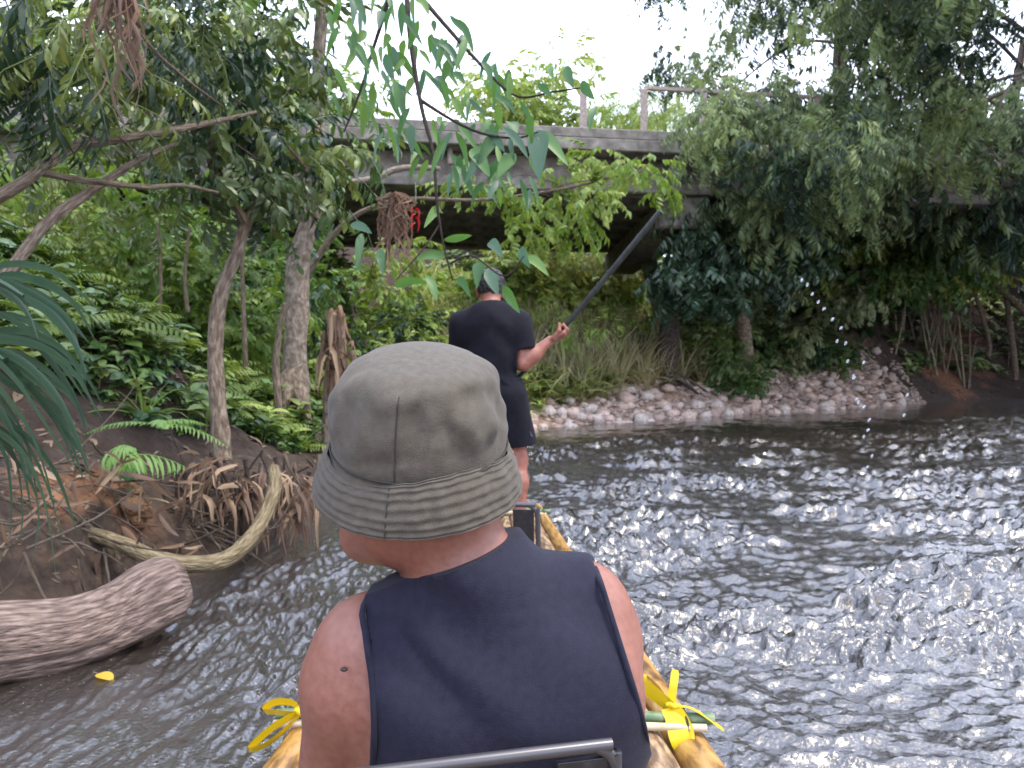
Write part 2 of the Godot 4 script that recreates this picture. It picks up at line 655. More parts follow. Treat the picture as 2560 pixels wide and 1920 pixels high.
	# concrete
	M.concrete = textured("concrete", noise_tex(0.012, [[0.0, lin(0.08, 0.068, 0.055)], [0.45, lin(0.17, 0.15, 0.125)], [0.75, lin(0.24, 0.215, 0.185)], [1.0, lin(0.32, 0.295, 0.26)]], 6, 1024, FastNoiseLite.TYPE_SIMPLEX_SMOOTH, 53, 60.0), 0.25, 0.9, grain, 1.5)
	M.rail = textured("rail_paint", noise_tex(0.03, [[0.0, lin(0.16, 0.1, 0.07)], [0.4, lin(0.27, 0.21, 0.17)], [1.0, lin(0.42, 0.37, 0.32)]], 4, 256, FastNoiseLite.TYPE_SIMPLEX_SMOOTH, 56), 2.0, 0.7)
	# stones
	M.stones = []
	for e in [[0.46, 0.33, 0.26], [0.56, 0.42, 0.34], [0.36, 0.26, 0.21], [0.52, 0.44, 0.38]]:
		M.stones.append(textured("stone", noise_tex(0.03, [[0.0, lin(e[0] * 0.45, e[1] * 0.45, e[2] * 0.45)], [0.5, lin(e[0], e[1], e[2])], [1.0, lin(e[0] * 1.3, e[1] * 1.3, e[2] * 1.3)]], 5, 256, FastNoiseLite.TYPE_SIMPLEX_SMOOTH, 57 + M.stones.size()), 2.0, 0.9, grain, 1.0))
	# people
	var skin_tex := noise_tex(0.03, [[0.0, lin(0.205, 0.077, 0.05)], [0.35, lin(0.25, 0.1, 0.067)], [0.6, lin(0.275, 0.116, 0.08)], [1.0, lin(0.32, 0.145, 0.105)]], 5, 512, FastNoiseLite.TYPE_SIMPLEX_SMOOTH, 61)
	M.skin = textured("skin", skin_tex, 4.0, 0.48, noise_tex(0.25, [], 2, 512, FastNoiseLite.TYPE_CELLULAR, 62), 0.012, false)
	M.skin.subsurf_scatter_enabled = true
	M.skin.subsurf_scatter_strength = 0.08
	M.sun_skin = textured("sun_browned_skin", noise_tex(0.03, [[0.0, lin(0.2, 0.075, 0.05)], [0.5, lin(0.28, 0.105, 0.07)], [1.0, lin(0.35, 0.145, 0.1)]], 5, 256, FastNoiseLite.TYPE_SIMPLEX_SMOOTH, 63), 4.0, 0.45, null, 0.0, false)
	M.sun_skin.subsurf_scatter_enabled = true
	M.sun_skin.subsurf_scatter_strength = 0.08
	M.mole = mat(lin(0.03, 0.015, 0.012), 0.6)
	var weave := noise_tex(0.35, [], 1, 512, FastNoiseLite.TYPE_VALUE, 64)
	M.shirt = textured("navy_cotton", noise_tex(0.02, [[0.0, lin(0.009, 0.0085, 0.018)], [0.5, lin(0.013, 0.0125, 0.026)], [1.0, lin(0.018, 0.0175, 0.033)]], 5, 512, FastNoiseLite.TYPE_SIMPLEX_SMOOTH, 65), 6.0, 0.85, weave, 0.05, false)
	M.shirt.rim_enabled = true
	M.shirt.rim = 0.1
	M.shirt.rim_tint = 0.4
	M.tee = textured("black_jersey", noise_tex(0.02, [[0.0, lin(0.006, 0.006, 0.01)], [1.0, lin(0.011, 0.011, 0.017)]], 4, 256, FastNoiseLite.TYPE_SIMPLEX_SMOOTH, 66), 5.0, 0.75, weave, 0.05, false)
	M.tee.metallic_specular = 0.25
	M.shirt.metallic_specular = 0.35
	M.tee.rim_enabled = true
	M.tee.rim = 0.06
	M.tee.rim_tint = 0.4
	M.stripe = mat(lin(0.11, 0.11, 0.15), 0.7)
	M.hat = textured("olive_cotton_twill", noise_tex(0.02, [[0.0, lin(0.062, 0.0515, 0.037)], [0.5, lin(0.083, 0.069, 0.051)], [1.0, lin(0.104, 0.088, 0.067)]], 5, 512, FastNoiseLite.TYPE_SIMPLEX_SMOOTH, 67), 6.0, 0.9, weave, 0.06, false)
	M.hat.rim_enabled = true
	M.hat.rim = 0.15
	M.hat.rim_tint = 0.6
	M.thread = mat(lin(0.035, 0.03, 0.024), 0.9)
	M.hair = textured("black_hair", noise_tex(0.2, [[0.0, lin(0.004, 0.004, 0.005)], [1.0, lin(0.02, 0.018, 0.018)]], 3, 256, FastNoiseLite.TYPE_SIMPLEX, 68), 6.0, 0.45, noise_tex(0.2, [], 3, 256, FastNoiseLite.TYPE_SIMPLEX, 69), 0.4, false)
	M.frame = textured("black_plastic", noise_tex(0.04, [[0.0, lin(0.012, 0.011, 0.012)], [0.7, lin(0.022, 0.02, 0.022)], [1.0, lin(0.06, 0.052, 0.045)]], 5, 256, FastNoiseLite.TYPE_SIMPLEX_SMOOTH, 71), 3.0, 0.42, null, 0.0, false)
	M.tube_metal = mat(lin(0.09, 0.085, 0.09), 0.32)   # enamelled steel tube
	M.tube_metal.metallic = 0.5
	M.pole = textured("dark_pole", noise_tex(0.03, [[0.0, lin(0.012, 0.014, 0.012)], [1.0, lin(0.045, 0.05, 0.042)]], 4, 256, FastNoiseLite.TYPE_SIMPLEX_SMOOTH, 73), 2.0, 0.5, null, 0.0, false)
	M.ribbon = mat(lin(0.78, 0.58, 0.012), 0.35)
	M.ribbon.backlight_enabled = true
	M.ribbon.backlight = Color(0.6, 0.5, 0.05)
	M.ribbon.cull_mode = BaseMaterial3D.CULL_DISABLED
	M.board = textured("weathered_board", noise_tex(0.02, [[0.0, lin(0.16, 0.09, 0.055)], [0.6, lin(0.3, 0.18, 0.11)], [1.0, lin(0.4, 0.27, 0.18)]], 4, 256, FastNoiseLite.TYPE_SIMPLEX_SMOOTH, 75), 1.0, 0.85)
	M.red_flower = mat(lin(0.55, 0.015, 0.02), 0.5)
	M.white_plastic = mat(lin(0.75, 0.75, 0.74), 0.4)
	# leaves
	M.leaf = leaf_mat("leaf", 0.4, 0.5)
	M.gloss_leaf = leaf_mat("gloss_leaf", 0.28, 0.35)
	M.thin_leaf = leaf_mat("thin_leaf", 0.5, 0.8)
	M.dry_leaf = leaf_mat("dry_leaf", 0.7, 0.15)
	M.palm_dark = leaf_colour("palm_leaflet", Color(0.03, 0.058, 0.032), 0.36, 0.1)
	M.palm_light = leaf_colour("young_palm_leaflet", Color(0.13, 0.23, 0.06), 0.45, 0.6)
	M.big_leaves = []
	for e in [Color(0.05, 0.12, 0.02), Color(0.03, 0.08, 0.02), Color(0.09, 0.17, 0.028), Color(0.035, 0.08, 0.04)]:
		M.big_leaves.append(leaf_colour("broad_leaf", e, 0.5, 0.2))
	M.dead_leaves = []
	for e in [Color(0.17, 0.1, 0.06), Color(0.27, 0.185, 0.115), Color(0.1, 0.06, 0.04)]:
		M.dead_leaves.append(leaf_colour("dead_leaf", e, 0.75, 0.1))
	# river water: murky, so the body colour is what the silt sends back
	var w := StandardMaterial3D.new()
	w.resource_name = "river_water"
	w.albedo_color = lin(0.026, 0.02, 0.015)
	w.roughness = 0.13
	w.metallic_specular = 0.7
	w.uv1_triplanar = true
	w.uv1_world_triplanar = true
	w.uv1_scale = Vector3(1.6, 1.6, 1.6)
	w.heightmap_enabled = true
	w.heightmap_texture = noise_tex(0.03, [], 4, 1024, FastNoiseLite.TYPE_SIMPLEX_SMOOTH, 81, 10.0)
	w.heightmap_scale = 0.8
	w.clearcoat_enabled = true
	w.clearcoat = 1.0
	w.clearcoat_roughness = 0.16
	M.water = w


# ---------------------------------------------------------------- the river, its bed and its banks

func make_river_shape() -> void:
	# x to the right, y = metres ahead; the far shore runs away to the right where the river bends
	RIVER = PackedVector2Array([Vector2(-7.5, -21), Vector2(-6, -8), Vector2(-4.6, -3), Vector2(-3.5, 0.3), Vector2(-2.65, 1.9), Vector2(-2.2, 2.9), Vector2(-1.95, 3.8), Vector2(-1.72, 4.7),
		Vector2(-1.5, 5.6), Vector2(-1.42, 6.6), Vector2(-1.3, 8.5), Vector2(-0.6, 11.5), Vector2(0.4, 13.4), Vector2(2.5, 14.8), Vector2(4.6, 16.2), Vector2(6.9, 17.6), Vector2(9.4, 19.4), Vector2(12, 21),
		Vector2(17, 23.8), Vector2(26, 27), Vector2(43, 29), Vector2(43, 13), Vector2(20, 4), Vector2(11, -3), Vector2(8, -10), Vector2(7, -21)])
	shore_grid.resize(GRID_N * GRID_N)
	var n := RIVER.size()
	for j in GRID_N:
		for i in GRID_N:
			var p := Vector2(GRID_X + i * GRID_STEP, GRID_D + j * GRID_STEP)
			var best := 1e9
			for k in n:
				var q := Geometry2D.get_closest_point_to_segment(p, RIVER[k], RIVER[(k + 1) % n])
				best = minf(best, p.distance_squared_to(q))
			best = sqrt(best)
			shore_grid[j * GRID_N + i] = -best if Geometry2D.is_point_in_polygon(p, RIVER) else best


func shore(x: float, d: float) -> float:   # metres inland from the water's edge, negative in the river
	var u := clampf((x - GRID_X) / GRID_STEP, 0, GRID_N - 1.01)
	var w := clampf((d - GRID_D) / GRID_STEP, 0, GRID_N - 1.01)
	var i := int(u)
	var j := int(w)
	var fu := u - i
	var fw := w - j
	var k := j * GRID_N + i
	return lerpf(lerpf(shore_grid[k], shore_grid[k + 1], fu), lerpf(shore_grid[k + GRID_N], shore_grid[k + GRID_N + 1], fu), fw)


func step_of(s: float, table: Array) -> float:
	if s <= table[0][0]:
		return table[0][1]
	for i in range(1, table.size()):
		if s <= table[i][0]:
			var a: Array = table[i - 1]
			var b: Array = table[i]
			return lerpf(a[1], b[1], (s - a[0]) / (b[0] - a[0]))
	return table[-1][1]


const LEFT_BANK := [[0.0, -0.04], [0.12, 0.2], [0.3, 0.46], [0.75, 0.68], [1.6, 1.45], [3.0, 2.3], [6.0, 4.0], [10.0, 5.2], [30.0, 8.0]]
const FLAT_BANK := [[0.0, -0.04], [0.3, 0.25], [0.8, 0.55], [2.0, 0.95], [4.0, 1.9], [7.0, 3.6], [11.0, 5.2], [16.0, 7.2], [30.0, 11.0]]
const BEACH := [[0.0, -0.04], [0.5, 0.2], [1.5, 0.62], [2.6, 1.02], [3.4, 1.3], [4.5, 2.0], [7.0, 3.3], [11.0, 4.8], [20.0, 5.5], [40.0, 8.0]]
const UNDER_BRIDGE := [[0.0, -0.04], [0.5, 0.2], [1.5, 0.6], [3.0, 0.95], [5.0, 1.2], [8.0, 1.6], [10.5, 2.4], [14.0, 4.8], [18.0, 6.6], [24.0, 8.6], [40.0, 12.0]]
const DARK_BANK := [[0.0, -0.04], [0.6, 0.35], [1.3, 1.0], [2.4, 2.4], [4.0, 4.0], [8.0, 5.2], [20.0, 7.0], [40.0, 9.0]]


func land(x: float, d: float) -> float:
	var s := shore(x, d)
	if s < 0.0:
		return maxf(-0.7, -0.04 + s * 0.45) + 0.04 * fine.get_noise_2d(x * 1.2, d * 1.2)
	var near_left := step_of(s, LEFT_BANK)
	var left := lerpf(near_left, step_of(s, FLAT_BANK), smoothstep(6.0, 8.5, d))
	var far := lerpf(lerpf(step_of(s, UNDER_BRIDGE), step_of(s, BEACH), smoothstep(3.6, 6.2, x)), step_of(s, DARK_BANK), smoothstep(7.5, 10.5, x))
	var h := lerpf(left, far, smoothstep(9.5, 13.5, d + x * 0.6))
	var bump := 0.10 * fine.get_noise_2d(x * 0.9, d * 0.9) + 0.05 * fine.get_noise_2d(x * 2.7 + 9, d * 2.7) + 0.022 * fine.get_noise_2d(x * 8.0, d * 8.0 + 4)
	return h + bump * clampf(s * 2.0, 0.15, 1.0) * (1.0 + 0.25 * clampf(s - 3.0, 0, 3))


func spaced(lo: float, hi: float, cuts: Array) -> PackedFloat32Array:   # cuts: [until, step]
	var out := PackedFloat32Array()
	var p := lo
	while p < hi:
		out.append(p)
		for c in cuts:
			if p < c[0]:
				p += c[1]
				break
	out.append(hi)
	return out


# what the ground is made of: dark humus, tan sand and gravel on the beach, patches of orange clay
func earth(x: float, d: float) -> Color:
	var s := shore(x, d)
	var c := Color(0.15, 0.135, 0.125)
	var ragged := 0.5 * fine.get_noise_2d(x * 1.7, d * 1.7) + 0.3 * fine.get_noise_2d(x * 5.0, d * 5.0)
	var sand := smoothstep(-0.6, 0.4, x + ragged) * smoothstep(10.4, 8.8, x + ragged) * smoothstep(3.9, 3.2, s + ragged) * smoothstep(12.0, 13.0, d)
	c = c.lerp(Color(0.95, 0.88, 0.82), sand)
	for q in CLAY:
		var near: float = Vector2(x, d).distance_to(Vector2(q[0], q[1])) / q[2] + ragged * 0.7
		c = c.lerp(Color(0.5, 0.32, 0.21), smoothstep(1.0, 0.75, near))
	return c


const CLAY := [[13.6, 23.9, 1.0], [12.6, 22.2, 0.7], [14.6, 25.2, 0.8], [-2.25, 4.25, 0.22], [-2.4, 3.9, 0.18]]


func build_terrain() -> void:
	var xs := spaced(-140, 160, [[-30, 8.0], [-12, 1.5], [-5, 0.3], [0.5, 0.085], [4, 0.2], [22, 0.3], [44, 2.0], [1e9, 10.0]])
	var ds := spaced(-60, 240, [[-20, 8.0], [0, 1.0], [1.5, 0.3], [9, 0.085], [30, 0.25], [50, 2.0], [1e9, 12.0]])
	var b := MB.new()
	var nx := xs.size()
	for j in ds.size():
		for i in nx:
			var x := xs[i]
			var d := ds[j]
			b.v.append(Vector3(x, land(x, d), -d))
			b.uv.append(Vector2(x, d))
			b.c.append(earth(x, d))
	b.n.resize(b.v.size())
	for j in ds.size():
		for i in nx:
			var k := j * nx + i
			var dx := b.v[k + (1 if i < nx - 1 else 0)] - b.v[k - (1 if i > 0 else 0)]
			var dz := b.v[k - (nx if j > 0 else 0)] - b.v[k + (nx if j < ds.size() - 1 else 0)]
			b.n[k] = dz.cross(dx).normalized()
	for j in ds.size() - 1:
		for i in nx - 1:
			var k := j * nx + i
			b.quad(k, k + 1, k + nx + 1, k + nx)
	var o := part(self, "ground", b.done(true), M.soil)
	tag(o, "brown earth banks sloping down to the river", "ground", "", "structure")


func wave(x: float, d: float) -> float:
	var rough := 1.0 - 0.82 * smoothstep(10.0, 13.0, d - maxf(x - 1.0, 0) * 0.42)
	var side := smoothstep(-0.35, -0.9, x) * smoothstep(9.0, 6.0, d)
	var lee := smoothstep(-0.05, -0.5, shore(x, d))
	var w := 0.0
	if side < 1.0:
		var patch := 0.4 + 0.9 * smoothstep(-0.45, 0.45, fine.get_noise_2d(x * 0.55 + 70.0, d * 0.75) + 0.5 * fine.get_noise_2d(x * 1.6, d * 2.2 + 30.0))
		var n1 := fine.get_noise_2d(x * 1.5 + 3.0, d * 2.9)
		var n2 := 1.0 - 2.0 * absf(fine.get_noise_2d(x * 3.4 + 0.6 * d, d * 6.2 + 20.0))
		var n3 := fine.get_noise_2d(x * 8.0 + 40.0, d * 12.5)
		var n4 := 1.0 - 2.0 * absf(fine.get_noise_2d(x * 13.0 - 4.0 * d, d * 19.0 + 50.0))
		w += (1.0 - side) * patch * (0.045 * n1 + 0.034 * n2 + 0.020 * n3 + 0.010 * n4)
	if side > 0.0:
		var bend := d * 0.12 * fine.get_noise_2d(x * 0.7, d * 0.5)
		var n1 := fine.get_noise_2d(x * 5.0 + bend, d * 1.3 + 7.0)
		var n2 := 1.0 - 2.0 * absf(fine.get_noise_2d(x * 10.0 + 11.0 + bend * 2.0, d * 2.8))
		var n3 := fine.get_noise_2d(x * 22.0 + 5.0, d * 9.0)
		w += side * (0.020 * n1 + 0.015 * n2 + 0.008 * n3) * (0.2 + 0.8 * smoothstep(2.1, 3.5, d + 1.1 * x + 1.2))
	# fine chop rides on everything
	w += 0.0016 * fine.get_noise_2d(x * 34.0, d * 30.0)
	return w * rough * (0.25 + 0.75 * lee)


func build_water() -> void:
	var angles := PackedFloat32Array()
	var a := -180.0
	while a < 180.0:
		angles.append(deg_to_rad(a))
		a += 0.17 if absf(a) < 37.0 else (1.0 if absf(a) < 50.0 else 6.0)
	angles.append(deg_to_rad(180.0))
	var radii := PackedFloat32Array()
	var r := 0.25
	while r < 60.0:
		radii.append(r)
		r *= 1.0055 if r > 1.5 and r < 18.0 else (1.012 if r > 1.5 and r < 30.0 else 1.06)
	var b := MB.new()
	var na := angles.size()
	var keep := PackedByteArray()
	for j in radii.size():
		for i in na:
			var x := sin(angles[i]) * radii[j]
			var d := cos(angles[i]) * radii[j]
			var s := shore(x, d)
			keep.append(1 if s < 0.45 else 0)
			b.v.append(Vector3(x, wave(x, d) if s < 0.6 else 0.0, -d))
			b.uv.append(Vector2(x, d))
	b.n.resize(b.v.size())
	for j in radii.size():
		for i in na:
			var k := j * na + i
			var along := b.v[k + (na if j < radii.size() - 1 else 0)] - b.v[k - (na if j > 0 else 0)]
			var across := b.v[k + (1 if i < na - 1 else 0)] - b.v[k - (1 if i > 0 else 0)]
			b.n[k] = across.cross(along).normalized()
	for j in radii.size() - 1:
		for i in na - 1:
			var k := j * na + i
			if keep[k] or keep[k + 1] or keep[k + na] or keep[k + na + 1]:
				b.quad(k, k + 1, k + na + 1, k + na)
	var o := part(self, "river_water", b.done(), M.water)
	tag(o, "rippled brown river water mirroring the white sky", "river", "", "structure")


# ---------------------------------------------------------------- the road bridge

func on_bridge(t: float, w: float, y: float) -> Vector3:   # t along the span, w across it away from the camera
	return Vector3(-2.33 + 0.988 * t - 0.156 * w, y, -(14.0 + 0.156 * t + 0.988 * w))


func build_bridge() -> void:
	var o := thing("road_bridge", "grey concrete girder bridge crossing above the river behind the trees", "bridge", on_bridge(2.0, 4.0, 3.2))
	var inv := Transform3D(Basis(), -o.position)
	var bar := func(t0: float, t1: float, w: float, width: float, y0: float, y1: float, m: Material, called: String) -> MeshInstance3D:
		var e := beam(on_bridge(t0, w, (y0 + y1) / 2), on_bridge(t1, w, (y0 + y1) / 2), width, y1 - y0)
		return part(o, called, e[0], m, inv * (e[1] as Transform3D))
	bar.call(-16.0, 48.0, 4.0, 9.0, 4.985, 5.2, M.concrete, "deck_slab")
	for k in 7:
		var w := 0.15 + k * 1.3
		var web: MeshInstance3D = bar.call(-16.0, 48.0, w, 0.26, 4.535, 4.982, M.concrete, "girder")
		var e := beam(on_bridge(-16.0, w, 4.43), on_bridge(48.0, w, 4.43), 0.5, 0.2)
		part(web, "flange", e[0], M.concrete, web.transform.affine_inverse() * inv * (e[1] as Transform3D))
	for w in [-0.35, 8.35]:
		bar.call(-16.0, 48.0, w, 0.28, 5.203, 5.38, M.concrete, "kerb")
		for k in 5:
			var t: float = 3.62 + k * 1.15
			var tall := 0.78
			var post := part(o, "railing_post", box(Vector3(0.13, tall, 0.12), 0.012), M.rail, Transform3D(Basis(Vector3.UP, -0.156), on_bridge(t, w, 5.382 + tall / 2) - o.position))
			post.rotation.z = 0.012 * sin(k * 2.3)
		bar.call(4.77, 8.3, w, 0.07, 6.163, 6.225, M.rail, "handrail")
	var c := beam(Vector3(3.35, 4.02, -14.9), Vector3(3.25, 4.02, -23.4), 0.9, 0.62)
	part(o, "pier_cap", c[0], M.concrete, inv * (c[1] as Transform3D))
	part(o, "pier_column", tube([Vector3(4.0, 0.9, -20.4), Vector3(4.0, 2.2, -20.4), Vector3(3.6, 3.72, -20.4)], [0.22, 0.22, 0.22], 4, 14), M.concrete, inv)
	for k in 6:   # drain stubs under the slab edge
		part(o, "drain_pipe", tube([on_bridge(-5.0 + k * 3.1, -0.2, 4.99), on_bridge(-5.0 + k * 3.1, -0.2, 4.7)], [0.05, 0.05], 1, 8), M.rail, inv)


# ---------------------------------------------------------------- the bamboo raft

const EDGE_R := [[-2.5, 0.85], [0.0, 0.76], [2.06, 0.61], [3.8, 0.43], [5.85, 0.215]]
const EDGE_L := [[-2.5, -0.9], [0.0, -0.82], [2.0, -0.7], [3.8, -0.555], [5.85, -0.4]]


func raft_x(share: float, d: float) -> float:
	return lerpf(step_of(d, EDGE_L), step_of(d, EDGE_R), share)


func bamboo_mesh(share: float, n: int, sd: int, d0: float, d1: float, lift := 0.0) -> ArrayMesh:
	var r := RandomNumberGenerator.new()
	r.seed = sd
	var joints := []
	var j := d0 + r.randf_range(0.1, 0.3)
	while j < d1:
		joints.append(j)
		j += r.randf_range(0.3, 0.42)
	var stops := [d0, d1]
	var d := d0
	while d < d1:
		stops.append(d)
		d += 0.12
	for q in joints:
		for e in [-0.022, -0.01, -0.003, 0.003, 0.012, 0.026]:
			if q + e > d0 and q + e < d1:
				stops.append(q + e)
	stops.sort()
	var b := MB.new()
	var sides := 14
	var bow := r.randf_range(-0.008, 0.008)
	for i in stops.size():
		d = stops[i]
		var wide := (step_of(d, EDGE_R) - step_of(d, EDGE_L)) / n
		var rad := wide * 0.5 * 0.985
		for q in joints:
			var g: float = absf(d - q)
			if g < 0.03:
				rad *= 1.0 + 0.07 * exp(-pow(g / 0.009, 2)) - 0.025 * exp(-pow((d - q + 0.013) / 0.006, 2))
		var c := Vector3(raft_x(share, d) + bow * sin(d * 1.7 + sd), 0.085 + lift + 0.012 * sin(sd * 1.9 + d * 0.6) + 0.012 * maxf(0, d - 4.6), -d)
		for k in sides + 1:
			var a := TAU * k / sides
			var dir := Vector3(cos(a), sin(a), 0)
			b.put(c + dir * rad, dir, Vector2(float(k) / sides, d + sd * 0.37))
	for i in stops.size() - 1:
		for k in sides:
			var a := i * (sides + 1) + k
			b.quad(a + 1, a, a + sides + 1, a + sides + 2)
	for e in 2:
		var i: int = 0 if e == 0 else stops.size() - 1
		var nrm := Vector3(0, 0, 1.0 if e == 0 else -1.0)
		var mid := Vector3.ZERO
		for k in sides:
			mid += b.v[i * (sides + 1) + k] / sides
		var cc := b.put(mid + nrm * -0.02, nrm)
		for k in sides:
			var p := b.put(b.v[i * (sides + 1) + k], nrm)
			var q := b.put(b.v[i * (sides + 1) + k + 1], nrm)
			if e == 0:
				b.tri(cc, p, q)
			else:
				b.tri(cc, q, p)
	return b.done()


func strip(ctrl: Array, width: float, steps: int, side: Vector3, twist := 0.0) -> ArrayMesh:   # a ribbon with a little thickness
	var pts := spline(ctrl, steps)
	var b := MB.new()
	for i in steps + 1:
		var t: Vector3 = ((pts[mini(i + 1, steps)] as Vector3) - pts[maxi(i - 1, 0)]).normalized()
		var s := (side - t * side.dot(t)).normalized().rotated(t, twist * i / steps)
		var n := t.cross(s)
		var w := width * 0.5 * (1.0 if i < steps else 0.75)
		for e in [[-1, 1], [1, 1], [1, -1], [-1, -1]]:
			b.put((pts[i] as Vector3) + s * w * e[0] + n * 0.0006 * e[1], n * e[1])
	for i in steps:
		for k in 4:
			var a := i * 4 + k
			var c := i * 4 + (k + 1) % 4
			b.quad(c, a, a + 4, c + 4)
	return b.done()


func build_raft() -> void:
	var n := 10
	var raft := thing("bamboo_raft", "raft of golden bamboo poles lashed side by side under the two men", "raft", Vector3(0, 0.085, -2.0))
	var inv := Transform3D(Basis(), -raft.position)
	for i in n:
		var share := (i + 0.5) / n
		var outer := i == 0 or i >= n - 1
		part(raft, "bamboo_pole", bamboo_mesh(share, n, i + 3, -2.4 + 0.15 * sin(i * 2.1), 5.75 + 0.22 * sin(i * 1.3 + 4.0)), M.bamboo if outer else M.worn_bamboo, inv)
	for d in [-1.2, 0.55, 2.28, 3.9, 5.45]:
		var xl: float = step_of(d, EDGE_L) - 0.03
		var xr: float = step_of(d, EDGE_R) + 0.015
		var rise := 0.172 if d < 5 else 0.15
		var cross := part(raft, "crosspiece", tube([Vector3(xl, rise, -d), Vector3((xl + xr) / 2, rise + 0.008, -d + 0.01), Vector3(xr, rise - 0.004, -d + 0.02)], [0.017, 0.019, 0.016], 8, 10, 0.02, d), M.green_bamboo, inv)
		part(cross, "split_strip", tube([Vector3(xl, rise - 0.012, -d + 0.034), Vector3((xl + xr) / 2, rise - 0.004, -d + 0.046), Vector3(xr - 0.03, rise - 0.016, -d + 0.052)], [0.012, 0.014, 0.012], 8, 8, 0.02, d), M.split_bamboo)
		for s in [0.07, 0.5, 0.93]:
			var x := lerpf(xl, xr, s)
			var ring := []
			for k in 13:
				var a := TAU * k / 12
				ring.append(Vector3(x + 0.012 * sin(a * 0.5), rise - 0.035 + 0.06 * cos(a), -d + 0.018 + 0.045 * sin(a)))
			part(raft, "lashing", tube(ring, [0.004, 0.004], 24, 5), M.thread, inv)
	# yellow ribbons tied round the crosspiece on both edges
	var knot := Vector3(0.475, 0.2, -2.27)
	var bow := thing("ribbon_bow", "yellow ribbon bow on the raft's edge at the seated man's right elbow", "ribbon", knot, "yellow ribbons tied to the raft")
	part(bow, "loop", strip([Vector3.ZERO, Vector3(-0.05, 0.035, -0.02), Vector3(-0.085, 0.06, -0.03), Vector3(-0.075, 0.078, -0.045), Vector3(-0.035, 0.05, -0.035), Vector3(0.004, 0.004, -0.01)], 0.055, 16, Vector3(0.4, 0.6, 0.6), 0.7), M.ribbon)
	part(bow, "loop", strip([Vector3.ZERO, Vector3(0.008, -0.02, 0.03), Vector3(0.012, -0.055, 0.06), Vector3(0.025, -0.085, 0.065), Vector3(0.03, -0.05, 0.045), Vector3(0.004, -0.004, 0.01)], 0.06, 16, Vector3(1, 0.1, 0.2), -0.4), M.ribbon)
	part(bow, "tail", strip([Vector3.ZERO, Vector3(0.005, 0.03, -0.005), Vector3(0.012, 0.07, -0.012), Vector3(0.02, 0.1, -0.03)], 0.024, 8, Vector3(1, 0, 0.4), 0.5), M.ribbon)
	part(bow, "tail", strip([Vector3.ZERO, Vector3(0.05, 0.004, 0.01), Vector3(0.1, -0.02, 0.02), Vector3(0.15, -0.055, 0.03)], 0.03, 10, Vector3(0, 0.3, 1), 0.3), M.ribbon)
	part(bow, "knot", tube([Vector3(-0.012, 0.006, 0), Vector3(0, 0.01, 0.004), Vector3(0.014, -0.004, 0.006)], [0.008, 0.014, 0.008], 6, 8, 0.2, 3.0), M.ribbon)
	var knot2 := Vector3(-0.63, 0.19, -2.25)
	var bow2 := thing("ribbon_bow", "yellow ribbon loops on the raft's edge beside the seated man's left arm", "ribbon", knot2, "yellow ribbons tied to the raft")
	part(bow2, "loop", strip([Vector3.ZERO, Vector3(-0.02, 0.03, 0.0), Vector3(-0.07, 0.038, 0.01), Vector3(-0.1, 0.018, 0.02), Vector3(-0.06, 0.012, 0.02), Vector3(0, 0, 0.005)], 0.03, 18, Vector3(0.1, 1, 0.6), 0.2), M.ribbon)
	part(bow2, "loop", strip([Vector3.ZERO, Vector3(-0.03, -0.005, 0.02), Vector3(-0.085, -0.035, 0.045), Vector3(-0.13, -0.08, 0.06), Vector3(-0.07, -0.06, 0.05), Vector3(0, -0.004, 0.01)], 0.028, 18, Vector3(0.1, 1, 0.5), 0.2), M.ribbon)
	part(bow2, "knot", tube([Vector3(-0.012, 0.006, 0), Vector3(0, 0.01, 0.004), Vector3(0.014, -0.004, 0.006)], [0.008, 0.014, 0.008], 6, 8, 0.2, 5.0), M.ribbon)


